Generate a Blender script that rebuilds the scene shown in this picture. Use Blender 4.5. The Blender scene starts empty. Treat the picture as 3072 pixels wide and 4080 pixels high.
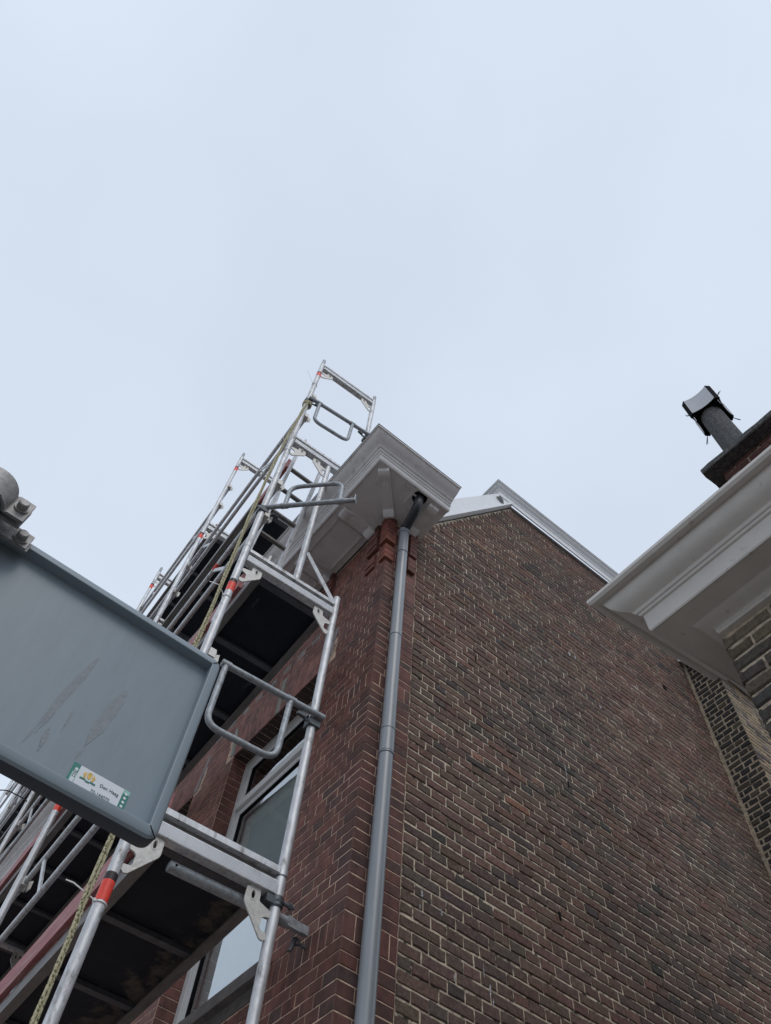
import bpy, math, random
from mathutils import Vector, Matrix, noise
R_ = random.Random(7)
rad = math.radians
sc = bpy.context.scene
col = sc.collection

# ------------------------------------------------------------------ camera
CAM = Vector((-1.689, -2.576, 1.6))
RT = ((0.777194, -0.626315, 0.060822), (0.573545, 0.665299, -0.477936), (0.258874, 0.406333, 0.876286))
FPX = 3149.85 / 4080.0                      # focal length over picture height
cd = bpy.data.cameras.new('camera')
cd.sensor_fit = 'VERTICAL'; cd.sensor_height = 24.0; cd.lens = FPX * 24.0
cd.clip_start = 0.05; cd.clip_end = 3000
cam = bpy.data.objects.new('camera', cd); col.objects.link(cam)
r, d, f = (Vector(v) for v in RT)
M = Matrix((r, -d, -f)).transposed().to_4x4(); M.translation = CAM
cam.matrix_world = M
sc.camera = cam
# ------------------------------------------------------------------ world: thin even overcast
w = bpy.data.worlds.new('World'); sc.world = w; w.use_nodes = True
nt = w.node_tree; nt.nodes.clear()
sky = nt.nodes.new('ShaderNodeTexSky'); sky.sky_type = 'NISHITA'; sky.sun_disc = False
sky.sun_elevation = rad(48); sky.sun_rotation = rad(200); sky.air_density = 1.0; sky.dust_density = 3.0
sc_ = nt.nodes.new('ShaderNodeVectorMath'); sc_.operation = 'SCALE'; sc_.inputs['Scale'].default_value = 0.10
tc = nt.nodes.new('ShaderNodeTexCoord')
nz = nt.nodes.new('ShaderNodeTexNoise'); nz.inputs['Scale'].default_value = 1.7; nz.inputs['Detail'].default_value = 5.0
nz.inputs['Roughness'].default_value = 0.42
rmp = nt.nodes.new('ShaderNodeValToRGB')
rmp.color_ramp.elements[0].position = 0.34; rmp.color_ramp.elements[0].color = (0.695, 0.775, 0.905, 1)
rmp.color_ramp.elements[1].position = 0.66; rmp.color_ramp.elements[1].color = (0.805, 0.905, 1.035, 1)
mx = nt.nodes.new('ShaderNodeMix'); mx.data_type = 'RGBA'; mx.inputs['Factor'].default_value = 0.9
bg = nt.nodes.new('ShaderNodeBackground'); bg.inputs['Strength'].default_value = 1.0
wo = nt.nodes.new('ShaderNodeOutputWorld')
nt.links.new(sky.outputs[0], sc_.inputs[0]); nt.links.new(sc_.outputs[0], mx.inputs['A'])
nt.links.new(tc.outputs['Generated'], nz.inputs['Vector']); nt.links.new(nz.outputs['Fac'], rmp.inputs['Fac'])
nt.links.new(rmp.outputs['Color'], mx.inputs['B']); nt.links.new(mx.outputs['Result'], bg.inputs['Color'])
nt.links.new(bg.outputs[0], wo.inputs['Surface'])
# ------------------------------------------------------------------ veiled sun
sd = bpy.data.lights.new('sun', 'SUN'); sd.energy = 0.7; sd.angle = rad(30); sd.color = (1.0, 0.96, 0.9)
sun = bpy.data.objects.new('sun', sd); col.objects.link(sun)
az = rad(200)
sdir = Vector((math.sin(az) * math.cos(rad(48)), math.cos(az) * math.cos(rad(48)), math.sin(rad(48))))
sun.rotation_euler = sdir.to_track_quat('Z', 'Y').to_euler()
sun.location = (-6, -6, 20)
sc.view_settings.view_transform = 'Standard'; sc.view_settings.look = 'None'
sc.view_settings.exposure = 0.0; sc.view_settings.gamma = 1.0
sc.render.engine = 'CYCLES'
sc.cycles.max_bounces = 8


# ================================================================== materials
def mat(name, base, rough=0.6, metal=0.0, var=0.0, vscale=8.0, var2=None, bump=0.0, bscale=60.0, attr=False,
        stain=None, stain_scale=6.0, stain_lo=0.55, stain_hi=0.7, stretch=(1, 1, 1), spec=0.5, coat=0.0):
    m = bpy.data.materials.new(name); m.use_nodes = True
    n = m.node_tree.nodes; L = m.node_tree.links
    b = n['Principled BSDF']
    b.inputs['Roughness'].default_value = rough; b.inputs['Metallic'].default_value = metal
    b.inputs['Specular IOR Level'].default_value = spec; b.inputs['Coat Weight'].default_value = coat
    t = n.new('ShaderNodeTexCoord'); mp = n.new('ShaderNodeMapping'); mp.inputs['Scale'].default_value = stretch
    L.new(t.outputs['Object'], mp.inputs['Vector'])
    if attr:
        a = n.new('ShaderNodeAttribute'); a.attribute_name = 'tint'; cur = a.outputs['Color']
    else:
        g = n.new('ShaderNodeRGB'); g.outputs[0].default_value = (*base, 1); cur = g.outputs[0]
    if var > 0:
        q = n.new('ShaderNodeTexNoise'); q.inputs['Scale'].default_value = vscale; q.inputs['Detail'].default_value = 6
        q.inputs['Roughness'].default_value = 0.65
        L.new(mp.outputs[0], q.inputs['Vector'])
        rr = n.new('ShaderNodeMapRange'); rr.inputs['From Min'].default_value = 0.28; rr.inputs['From Max'].default_value = 0.72
        rr.inputs['To Min'].default_value = 1 - var; rr.inputs['To Max'].default_value = 1 + var
        L.new(q.outputs['Fac'], rr.inputs['Value'])
        x = n.new('ShaderNodeVectorMath'); x.operation = 'SCALE'
        L.new(cur, x.inputs[0]); L.new(rr.outputs[0], x.inputs['Scale']); cur = x.outputs[0]
    if stain is not None:
        q = n.new('ShaderNodeTexNoise'); q.inputs['Scale'].default_value = stain_scale; q.inputs['Detail'].default_value = 8
        q.inputs['Roughness'].default_value = 0.7
        L.new(mp.outputs[0], q.inputs['Vector'])
        rr = n.new('ShaderNodeMapRange'); rr.inputs['From Min'].default_value = stain_lo; rr.inputs['From Max'].default_value = stain_hi
        L.new(q.outputs['Fac'], rr.inputs['Value'])
        x = n.new('ShaderNodeMix'); x.data_type = 'RGBA'; x.inputs['B'].default_value = (*stain, 1)
        L.new(rr.outputs[0], x.inputs['Factor']); L.new(cur, x.inputs['A']); cur = x.outputs['Result']
    L.new(cur, b.inputs['Base Color'])
    if bump > 0:
        q = n.new('ShaderNodeTexNoise'); q.inputs['Scale'].default_value = bscale; q.inputs['Detail'].default_value = 5
        L.new(mp.outputs[0], q.inputs['Vector'])
        bp = n.new('ShaderNodeBump'); bp.inputs['Strength'].default_value = bump; bp.inputs['Distance'].default_value = 0.004
        L.new(q.outputs['Fac'], bp.inputs['Height']); L.new(bp.outputs[0], b.inputs['Normal'])
    return m


M_BRICK = mat('clay_brick', (0, 0, 0), 0.88, var=0.42, vscale=55, attr=True, bump=0.7, bscale=140, spec=0.25,
              stain=(0.048, 0.039, 0.036), stain_scale=11, stain_lo=0.57, stain_hi=0.86)
M_GLAZE = mat('facing_brick', (0, 0, 0), 0.7, var=0.38, vscale=18, attr=True, bump=0.3, bscale=90, spec=0.35,
              stain=(0.026, 0.021, 0.020), stain_scale=7, stain_lo=0.50, stain_hi=0.76, stretch=(1, 1, 0.6))
M_MORT = mat('lime_mortar', (0.60, 0.515, 0.40), 0.95, var=0.35, vscale=30, bump=0.8, bscale=150, spec=0.1,
             stain=(0.06, 0.055, 0.05), stain_scale=18, stain_lo=0.50, stain_hi=0.62)
M_MORTF = mat('red_pointing', (0.60, 0.44, 0.335), 0.95, var=0.3, vscale=30, bump=0.6, bscale=150, spec=0.1,
              stain=(0.10, 0.06, 0.05), stain_scale=5, stain_lo=0.52, stain_hi=0.72)
M_MORTW = mat('coarse_mortar', (0.40, 0.33, 0.25), 0.95, var=0.4, vscale=30, bump=1.0, bscale=90, spec=0.1,
              stain=(0.09, 0.08, 0.07), stain_scale=10, stain_lo=0.52, stain_hi=0.66)
M_STONE = mat('grey_stone', (0.27, 0.26, 0.24), 0.85, var=0.25, vscale=22, bump=0.5, bscale=140)
M_SILL = mat('weathered_sill_stone', (0.13, 0.12, 0.115), 0.85, var=0.3, vscale=14, bump=0.5, bscale=140)
M_WHITE = mat('white_gloss_paint', (0.68, 0.66, 0.655), 0.30, var=0.08, vscale=9, bump=0.10, bscale=26, stretch=(1, 1, 0.5),
              stain=(0.38, 0.36, 0.34), stain_scale=12, stain_lo=0.56, stain_hi=0.80)
M_WHITE2 = mat('aged_white_paint', (0.52, 0.49, 0.455), 0.40, var=0.07, vscale=9, bump=0.16, bscale=45,
               stain=(0.25, 0.22, 0.20), stain_scale=20, stain_lo=0.61, stain_hi=0.74)
M_CLEAN = mat('bright_white_paint', (0.80, 0.81, 0.83), 0.4, var=0.05, vscale=9, bump=0.1, bscale=40)
M_PVC = mat('white_window_plastic', (0.62, 0.62, 0.61), 0.35, var=0.03)
M_ALU = mat('worn_aluminium', (0.58, 0.585, 0.60), 0.50, 0.45, var=0.24, vscale=30, bump=0.15, bscale=70, stretch=(1, 1, 0.35),
            stain=(0.19, 0.18, 0.17), stain_scale=28, stain_lo=0.54, stain_hi=0.70)
M_GALV = mat('galvanised_steel', (0.34, 0.36, 0.38), 0.55, 0.5, var=0.28, vscale=40, bump=0.15, bscale=120,
             stain=(0.17, 0.18, 0.19), stain_scale=30, stain_lo=0.52, stain_hi=0.7)
M_RIB = mat('rib_sheen_aluminium', (0.80, 0.81, 0.83), 0.4, 0.4, var=0.12, vscale=20)  # ribs lighter than the worn aluminium: their sheen painted into the colour
M_CLAMP = mat('weathered_clamp_steel', (0.30, 0.29, 0.285), 0.55, 0.5, var=0.3, vscale=60, bump=0.3, bscale=150)
M_CAST = mat('galvanised_plate', (0.55, 0.53, 0.50), 0.55, 0.55, var=0.18, vscale=60, bump=0.25, bscale=220)
M_DARKST = mat('dark_steel', (0.11, 0.12, 0.13), 0.5, 0.7, var=0.3, vscale=60, bump=0.2, bscale=200)
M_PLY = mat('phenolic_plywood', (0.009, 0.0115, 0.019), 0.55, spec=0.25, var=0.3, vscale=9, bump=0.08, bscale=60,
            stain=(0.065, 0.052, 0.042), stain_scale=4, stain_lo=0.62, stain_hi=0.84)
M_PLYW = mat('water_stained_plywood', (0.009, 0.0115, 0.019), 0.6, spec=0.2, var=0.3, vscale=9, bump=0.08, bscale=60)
_n = M_PLYW.node_tree.nodes; _l = M_PLYW.node_tree.links; _b = _n['Principled BSDF']; _src = _b.inputs['Base Color'].links[0].from_socket
_t = _n.new('ShaderNodeTexCoord'); _x = _n.new('ShaderNodeSeparateXYZ'); _l.new(_t.outputs['Object'], _x.inputs[0])
_q = _n.new('ShaderNodeTexNoise'); _q.inputs['Scale'].default_value = 9; _q.inputs['Detail'].default_value = 9; _q.inputs['Roughness'].default_value = 0.72; _l.new(_t.outputs['Object'], _q.inputs['Vector'])
_a = _n.new('ShaderNodeMath'); _a.operation = 'MULTIPLY_ADD'; _a.inputs[1].default_value = 0.85; _l.new(_q.outputs['Fac'], _a.inputs[0]); _l.new(_x.outputs['X'], _a.inputs[2])
_m = _n.new('ShaderNodeMapRange'); _m.inputs['From Min'].default_value = 0.06; _m.inputs['From Max'].default_value = 0.17; _m.inputs['To Max'].default_value = 0.85; _l.new(_a.outputs[0], _m.inputs['Value'])
_k = _n.new('ShaderNodeMix'); _k.data_type = 'RGBA'; _k.inputs['B'].default_value = (0.10, 0.082, 0.066, 1); _l.new(_m.outputs[0], _k.inputs['Factor']); _l.new(_src, _k.inputs['A']); _l.new(_k.outputs['Result'], _b.inputs['Base Color'])
M_PRINT = mat('faded_deck_print', (0.06, 0.062, 0.07), 0.6)
M_BEAM = mat('dirty_shaded_aluminium', (0.17, 0.16, 0.155), 0.6, 0.35, var=0.3, vscale=20, bump=0.15, bscale=80, stretch=(1, 0.3, 1))  # dirt tone of the beams, also painted shade on the transom webs
M_TAPE = mat('orange_red_tape', (0.80, 0.055, 0.03), 0.45, var=0.2, vscale=60, bump=0.2, bscale=160)
M_TAPEB = mat('black_marker_tape', (0.02, 0.012, 0.012), 0.5, var=0.3, vscale=60)
M_TOE = mat('red_painted_timber', (0.30, 0.085, 0.085), 0.6, var=0.35, vscale=12, bump=0.4, bscale=60, stretch=(3, 0.15, 3),
            stain=(0.42, 0.24, 0.22), stain_scale=14, stain_lo=0.5, stain_hi=0.66)
M_SIGN = mat('blue_grey_paint', (0.205, 0.255, 0.295), 0.42, var=0.07, vscale=9, bump=0.05, bscale=60, stretch=(3, 1, 0.5),
             stain=(0.165, 0.195, 0.22), stain_scale=70, stain_lo=0.70, stain_hi=0.76)
M_SIGNR = mat('blue_grey_rim_paint', (0.225, 0.278, 0.320), 0.38, var=0.04, vscale=5)
M_NAVY = mat('navy_edge', (0.035, 0.045, 0.065), 0.4)  # outer edge of the rim, much darker than the lip
M_SMEAR = mat('dried_drip', (0.226, 0.252, 0.280), 0.6, var=0.10, vscale=60, bump=0.3, bscale=150)
M_PIPE = mat('grey_pipe_plastic', (0.225, 0.242, 0.262), 0.28, var=0.12, vscale=9, stretch=(4, 4, 0.3),
             stain=(0.15, 0.15, 0.15), stain_scale=12, stain_lo=0.62, stain_hi=0.75)
M_ELBOW = mat('black_pipe_plastic', (0.03, 0.033, 0.04), 0.4, var=0.3, vscale=30,
              stain=(0.22, 0.22, 0.22), stain_scale=14, stain_lo=0.62, stain_hi=0.72)
M_BLACK = mat('soot_black', (0.008, 0.008, 0.009), 0.9, spec=0.1)
M_POT = mat('lichened_concrete', (0.075, 0.077, 0.081), 0.95, var=0.8, vscale=45, bump=1.0, bscale=70,
            stain=(0.22, 0.18, 0.10), stain_scale=20, stain_lo=0.66, stain_hi=0.72)
M_SLAB = mat('sooty_concrete', (0.07, 0.07, 0.07), 0.95, var=0.8, vscale=40, bump=1.0, bscale=60)
M_ZINC = mat('white_enamel_steel', (0.42, 0.43, 0.45), 0.45, 0.2, var=0.06)
M_ROOF = mat('roof_tile', (0.10, 0.07, 0.06), 0.8, var=0.3, vscale=10)
M_GROUND = mat('grey_paving', (0.25, 0.235, 0.22), 0.9, var=0.25, vscale=2)
M_LEAD = mat('lead_flashing', (0.10, 0.105, 0.11), 0.6, var=0.3, vscale=20)
M_TIE = mat('white_nylon', (0.78, 0.77, 0.76), 0.4)
M_STWHITE = mat('sticker_white', (0.72, 0.75, 0.80), 0.4)
M_STGREEN = mat('sticker_green', (0.02, 0.20, 0.16), 0.4)
M_STMINT = mat('sticker_mint', (0.30, 0.55, 0.48), 0.4)
M_STYEL = mat('sticker_yellow', (0.75, 0.50, 0.10), 0.4, var=0.4, vscale=300)
M_STINK = mat('sticker_ink', (0.05, 0.09, 0.09), 0.5)
M_BLIND = mat('roller_blind', (0.80, 0.84, 0.82), 0.8, var=0.06, vscale=30)
M_ROOM = mat('dim_room', (0.16, 0.16, 0.16), 0.9)
M_CABLE = mat('black_cable', (0.012, 0.012, 0.013), 0.5)

# rope: woven checks along its length
M_ROPE = bpy.data.materials.new('braided_rope'); M_ROPE.use_nodes = True
_n = M_ROPE.node_tree.nodes; _l = M_ROPE.node_tree.links
_t = _n.new('ShaderNodeTexCoord'); _c = _n.new('ShaderNodeTexVoronoi'); _c.inputs['Scale'].default_value = 95
_mp = _n.new('ShaderNodeMapping'); _mp.inputs['Scale'].default_value = (1, 1, 0.75)
_r = _n.new('ShaderNodeValToRGB'); _r.color_ramp.elements[0].color = (0.10, 0.095, 0.045, 1); _r.color_ramp.elements[0].position = 0.25
_r.color_ramp.elements[1].color = (0.47, 0.43, 0.28, 1); _r.color_ramp.elements[1].position = 0.45
_l.new(_t.outputs['Object'], _mp.inputs[0]); _l.new(_mp.outputs[0], _c.inputs['Vector'])
_l.new(_c.outputs['Distance'], _r.inputs[0]); _l.new(_r.outputs[0], _n['Principled BSDF'].inputs['Base Color'])
_n['Principled BSDF'].inputs['Roughness'].default_value = 0.95
_b = _n.new('ShaderNodeBump'); _b.inputs['Distance'].default_value = 0.004
_l.new(_c.outputs['Distance'], _b.inputs['Height']); _l.new(_b.outputs[0], _n['Principled BSDF'].inputs['Normal'])

# window glass: coated double glazing
M_GLASS = bpy.data.materials.new('coated_window_glass'); M_GLASS.use_nodes = True
_n = M_GLASS.node_tree.nodes; _l = M_GLASS.node_tree.links; _n.clear()
_o = _n.new('ShaderNodeOutputMaterial'); _g = _n.new('ShaderNodeBsdfGlossy'); _g.inputs['Roughness'].default_value = 0.01
_g.inputs['Color'].default_value = (0.92, 0.96, 1, 1)
_tr = _n.new('ShaderNodeBsdfTransparent'); _tr.inputs['Color'].default_value = (0.93, 0.96, 0.95, 1)
_fr = _n.new('ShaderNodeFresnel'); _fr.inputs['IOR'].default_value = 1.55
_ma = _n.new('ShaderNodeMath'); _ma.operation = 'MULTIPLY_ADD'; _ma.inputs[1].default_value = 0.65; _ma.inputs[2].default_value = 0.35
_mx = _n.new('ShaderNodeMixShader')
_nb = _n.new('ShaderNodeTexNoise'); _nb.inputs['Scale'].default_value = 2.5
_bb = _n.new('ShaderNodeBump'); _bb.inputs['Strength'].default_value = 0.05; _bb.inputs['Distance'].default_value = 0.02
_l.new(_nb.outputs['Fac'], _bb.inputs['Height']); _l.new(_bb.outputs[0], _g.inputs['Normal'])
_l.new(_fr.outputs[0], _ma.inputs[0]); _l.new(_ma.outputs[0], _mx.inputs[0]); _l.new(_tr.outputs[0], _mx.inputs[1]); _l.new(_g.outputs[0], _mx.inputs[2]); _l.new(_mx.outputs[0], _o.inputs[0])


# ================================================================== mesh helpers
class MB:
    def __init__(s): s.v = []; s.f = []; s.t = []          # verts, faces, tint per face
    def add(s, vs, fs, tint=None):
        o = len(s.v); s.v += [tuple(p) for p in vs]
        for q in fs: s.f.append(tuple(i + o for i in q)); s.t.append(tint)
        return s
    def box(s, a, b):
        (x0, y0, z0), (x1, y1, z1) = a, b
        return s.obox(Vector((x0, y0, z0)), Vector((x1 - x0, 0, 0)), Vector((0, y1 - y0, 0)), Vector((0, 0, z1 - z0)))
    def obox(s, o, u, v, w_):
        o, u, v, w_ = Vector(o), Vector(u), Vector(v), Vector(w_)
        if u.cross(v).dot(w_) < 0: u, v = v, u
        p = [o, o + u, o + u + v, o + v, o + w_, o + u + w_, o + u + v + w_, o + v + w_]
        return s.add(p, [(3, 2, 1, 0), (4, 5, 6, 7), (0, 1, 5, 4), (1, 2, 6, 5), (2, 3, 7, 6), (3, 0, 4, 7)])
    def bar(s, a, b, wd, ht, up=(0, 0, 1)):
        """rectangular bar from a to b, centred"""
        a, b = Vector(a), Vector(b); t = (b - a).normalized(); sd_ = t.cross(Vector(up)).normalized(); u = sd_.cross(t)
        return s.obox(a - sd_ * wd / 2 - u * ht / 2, sd_ * wd, u * ht, b - a)
    def tube(s, pts, r_, n=16, cap=True, rs=None):
        pts = [Vector(p) for p in pts]; k = len(pts)
        t0 = (pts[1] - pts[0]).normalized()
        ref = Vector((0, 0, 1)) if abs(t0.z) < 0.9 else Vector((1, 0, 0))
        x = t0.cross(ref).normalized()
        vs = []
        for i, p in enumerate(pts):
            if i == 0: t = t0
            elif i == k - 1: t = (pts[i] - pts[i - 1]).normalized()
            else: t = ((pts[i] - pts[i - 1]).normalized() + (pts[i + 1] - pts[i]).normalized()).normalized()
            x = (x - t * x.dot(t)).normalized(); y = t.cross(x)
            q = rs[i] if rs else r_
            for j in range(n):
                a = 2 * math.pi * j / n
                vs.append(p + x * (q * math.cos(a)) + y * (q * math.sin(a)))
        fs = [(i * n + j, i * n + (j + 1) % n, (i + 1) * n + (j + 1) % n, (i + 1) * n + j) for i in range(k - 1) for j in range(n)]
        if cap: fs += [tuple(range(n - 1, -1, -1)), tuple((k - 1) * n + j for j in range(n))]
        return s.add(vs, fs)
    def prism(s, poly, n_, depth):
        """poly: 3d points in order, extruded by n_*depth"""
        p = [Vector(q) for q in poly]; e = Vector(n_) * depth; k = len(p)
        return s.add(p + [q + e for q in p], [tuple(range(k - 1, -1, -1)), tuple(range(k, 2 * k))] +
                     [(i, (i + 1) % k, k + (i + 1) % k, k + i) for i in range(k)])
    def sweep(s, path, prof, closed_prof=True):
        """profile (out, z) swept along a plan path (left side = out) with mitred corners"""
        path = [Vector(p) for p in path]; m = len(path); k = len(prof); vs = []
        for i, p in enumerate(path):
            def nrm(a, b):
                e = (b - a).normalized(); return Vector((-e.y, e.x))
            if i == 0: o = nrm(path[0], path[1])
            elif i == m - 1: o = nrm(path[-2], path[-1])
            else:
                n1, n2 = nrm(path[i - 1], p), nrm(p, path[i + 1]); o = (n1 + n2) / (1 + n1.dot(n2))
            for (q, z) in prof: vs.append((p.x + o.x * q, p.y + o.y * q, z))
        kk = k if closed_prof else k - 1
        fs = [(i * k + j, i * k + (j + 1) % k, (i + 1) * k + (j + 1) % k, (i + 1) * k + j) for i in range(m - 1) for j in range(kk)]
        if closed_prof: fs += [tuple(range(k - 1, -1, -1)), tuple((m - 1) * k + j for j in range(k))]
        return s.add(vs, fs)
    def mesh(s, name, m, smooth=None):
        me = bpy.data.meshes.new(name); me.from_pydata(s.v, [], s.f)
        if any(t is not None for t in s.t):
            at = me.attributes.new('tint', 'FLOAT_COLOR', 'CORNER'); buf = []
            for q, t in zip(s.f, s.t):
                t = t or (0.1, 0.1, 0.1)
                buf += list((*t, 1.0)) * len(q)
            at.data.foreach_set('color', buf)
        me.materials.append(m)
        if smooth is not None: me.shade_smooth(); me.set_sharp_from_angle(angle=rad(smooth))
        me.update(); return me
    def build(s, name, m, parent=None, smooth=None, fix=True):
        me = s.mesh(name, m, smooth)
        return link(name, me, parent)


def link(name, me, parent=None):
    o = bpy.data.objects.new(name, me); col.objects.link(o)
    if parent: o.parent = parent; o.matrix_parent_inverse = Matrix()
    return o
def empty(name, label, cat, group=None):
    o = bpy.data.objects.new(name, None); col.objects.link(o); o.empty_display_size = 0.2
    return tag(o, label, cat, group)
def tag(o, label=None, cat=None, group=None, kind=None):
    if label: o['label'] = label
    if cat: o['category'] = cat
    if group: o['group'] = group
    if kind: o['kind'] = kind
    return o
def fix_normals(o):
    import bmesh
    b = bmesh.new(); b.from_mesh(o.data); bmesh.ops.recalc_face_normals(b, faces=b.faces); b.to_mesh(o.data); b.free()
    return o
def cyl(a, b, r_, n=16): return MB().tube([a, b], r_, n)
def fillet(pts, rr, k=5):
    """round the corners of a polyline"""
    pts = [Vector(p) for p in pts]; out = [pts[0]]
    for i in range(1, len(pts) - 1):
        a, p, b = pts[i - 1], pts[i], pts[i + 1]
        d1, d2 = (a - p), (b - p); q = min(rr, d1.length * 0.49, d2.length * 0.49)
        s0, s1 = p + d1.normalized() * q, p + d2.normalized() * q
        for j in range(k + 1):
            t = j / k; out.append(s0 * (1 - t) ** 2 + p * 2 * t * (1 - t) + s1 * t * t)
    out.append(pts[-1]); return out
def plate(name, outer, holes, th, m):
    """flat cut plate with holes in local XY, thickness along Z"""
    c = bpy.data.curves.new(name, 'CURVE'); c.dimensions = '2D'; c.fill_mode = 'BOTH'; c.extrude = th / 2; c.bevel_depth = 0.0012; c.bevel_resolution = 1
    for loop in [outer] + holes:
        s = c.splines.new('POLY'); s.points.add(len(loop) - 1); s.use_cyclic_u = True
        for p, q in zip(s.points, loop): p.co = (q[0], q[1], 0, 1)
    o = bpy.data.objects.new(name, c); col.objects.link(o)
    me = bpy.data.meshes.new_from_object(o.evaluated_get(bpy.context.evaluated_depsgraph_get()))
    bpy.data.objects.remove(o); bpy.data.curves.remove(c)
    me.name = name; me.materials.clear(); me.materials.append(m); return me
def text(body, size, m, ext=0.0004):
    c = bpy.data.curves.new('lettering', 'FONT'); c.body = body; c.size = size; c.extrude = ext; c.resolution_u = 3
    o = bpy.data.objects.new('lettering', c); col.objects.link(o)
    me = bpy.data.meshes.new_from_object(o.evaluated_get(bpy.context.evaluated_depsgraph_get()))
    bpy.data.objects.remove(o); bpy.data.curves.remove(c)
    me.materials.clear(); me.materials.append(m); return me
def frame(o, x, y, z=None):
    x = Vector(x).normalized(); y = Vector(y); y = (y - x * y.dot(x)).normalized(); z = x.cross(y)
    m = Matrix((x, y, z)).transposed().to_4x4(); m.translation = Vector(o); return m
def place(me, name, parent, mw):
    o = link(name, me, parent); o.matrix_basis = mw; return o
def ell(cx, cy, a, b, n=14): return [(cx + a * math.cos(2 * math.pi * i / n), cy + b * math.sin(2 * math.pi * i / n)) for i in range(n)]


# ================================================================== bricks
def proj(p):
    v = Vector(p) - CAM
    z = v.dot(f)
    if z < 0.05: return None
    return (0.5 + v.dot(r) / z * FPX / (3072 / 4080), 0.5 + v.dot(d) / z * FPX)      # 0..1 across, 0..1 down
class Face:
    """a brick-faced plane: O + u U + v V, N outwards"""
    def __init__(s, O, U, V, N): s.O, s.U, s.V, s.N = map(Vector, (O, U, V, N))
    def P(s, u, v, n): return s.O + s.U * u + s.V * v + s.N * n
def brick_geo(F, quad, proud=0.0, ch=0.0025, jit=0.001, back=0.03, rng=R_, nl=3, ns=2, flip=False):
    """quad: four (u,v) corners counter-clockwise. Returns verts, faces of one chamfered, slightly uneven brick"""
    out = []; cx = sum(q[0] for q in quad) / 4; cy = sum(q[1] for q in quad) / 4
    dq = [(q[0] + rng.gauss(0, jit), q[1] + rng.gauss(0, jit)) for q in quad]
    for i in range(4):
        a, b = dq[i], dq[(i + 1) % 4]
        n = nl if math.hypot(b[0] - a[0], b[1] - a[1]) > 0.08 else ns
        for k in range(n):
            t = k / n; j = jit * 0.8 if k else 0
            out.append((a[0] + (b[0] - a[0]) * t + rng.gauss(0, j), a[1] + (b[1] - a[1]) * t + rng.gauss(0, j)))
    m = len(out); lim = jit * 1.1; tx, ty = max(-4 * jit, min(4 * jit, rng.gauss(0, jit * 4))), rng.gauss(0, jit * 6)
    proud = max(proud, -lim) if abs(proud) < 0.008 else proud
    vs = []
    for (u, v) in out:
        e = Vector((cx - u, cy - v)); L = max(e.length, 1e-6); q = ch * (1 + 0.5 * rng.random())
        vs.append(F.P(u + (q if cx > u else -q), v + (q if cy > v else -q), proud + tx * (u - cx) + ty * (v - cy)))
    for (u, v) in out: vs.append(F.P(u, v, proud - ch * 1.3 + tx * (u - cx) + ty * (v - cy)))
    for (u, v) in out: vs.append(F.P(u, v, -back))
    fs = [tuple(range(m))] + [(k * m + i, (k + 1) * m + i, (k + 1) * m + (i + 1) % m, k * m + (i + 1) % m) for k in range(2) for i in range(m)]
    if F.U.cross(F.V).dot(F.N) < 0: fs = [tuple(reversed(q)) for q in fs]
    return vs, fs
def rectq(u0, u1, v0, v1): return [(u0, v0), (u1, v0), (u1, v1), (u0, v1)]
class Bricks:
    """collects single bricks; the ones showing largest become objects, the rest one joined part"""
    def __init__(s): s.l = []
    def add(s, geos, tint, stone=False):
        """geos: list of (verts, faces) that make up one brick"""
        s.l.append((geos, tint))
    def emit(s, parent, m, limit, name='brick', rest='brickwork'):
        sc_l = []
        for i, (geos, tint) in enumerate(s.l):
            a = 0
            for vs, fs in geos:
                q = fs[0]; pp = [proj(vs[k]) for k in q]
                if None in pp: continue
                cxm = sum(p[0] for p in pp) / len(pp); cym = sum(p[1] for p in pp) / len(pp)
                if not (-0.01 < cxm < 1.01 and -0.01 < cym < 1.01): continue
                a += abs(sum(pp[k][0] * pp[(k + 1) % len(pp)][1] - pp[(k + 1) % len(pp)][0] * pp[k][1] for k in range(len(pp))))
            sc_l.append((a, i))
        sc_l.sort(reverse=True); big = {i for a, i in sc_l[:limit] if a > 0}
        mb = MB()
        for i, (geos, tint) in enumerate(s.l):
            if i in big:
                one = MB()
                for vs, fs in geos: one.add(vs, fs, tint)
                one.build(name, m, parent)
            else:
                for vs, fs in geos: mb.add(vs, fs, tint)
        if mb.v: tag(mb.build(rest, m, parent), kind='stuff')
def mixc(a, b, t): return tuple(x + (y - x) * t for x, y in zip(a, b))
def jcol(c, a=0.14, rng=R_):
    k = 1 + rng.uniform(-a, a); return tuple(max(0.004, x * k * (1 + rng.uniform(-0.05, 0.05))) for x in c)
def runs(a, b, pitch, start):
    """joint positions of a course between a and b"""
    x = start
    while x > a: x -= pitch
    js = [a]
    x += pitch if x <= a else 0
    while x < b - 1e-6:
        if x > a + pitch * 0.22: js.append(x)
        x += pitch
    if len(js) > 1 and b - js[-1] < pitch * 0.22: js.pop()
    js.append(b); return js


# ================================================================== ground
g = MB(); g.box((-600, -600, -0.3), (600, 600, 0.0)); tag(g.build('ground', M_GROUND), kind='structure')

# ================================================================== MAIN HOUSE
house = empty('brick_house', 'tall dark and red brick house with white cornice behind the scaffold', 'house')
Z0 = 2.6
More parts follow.
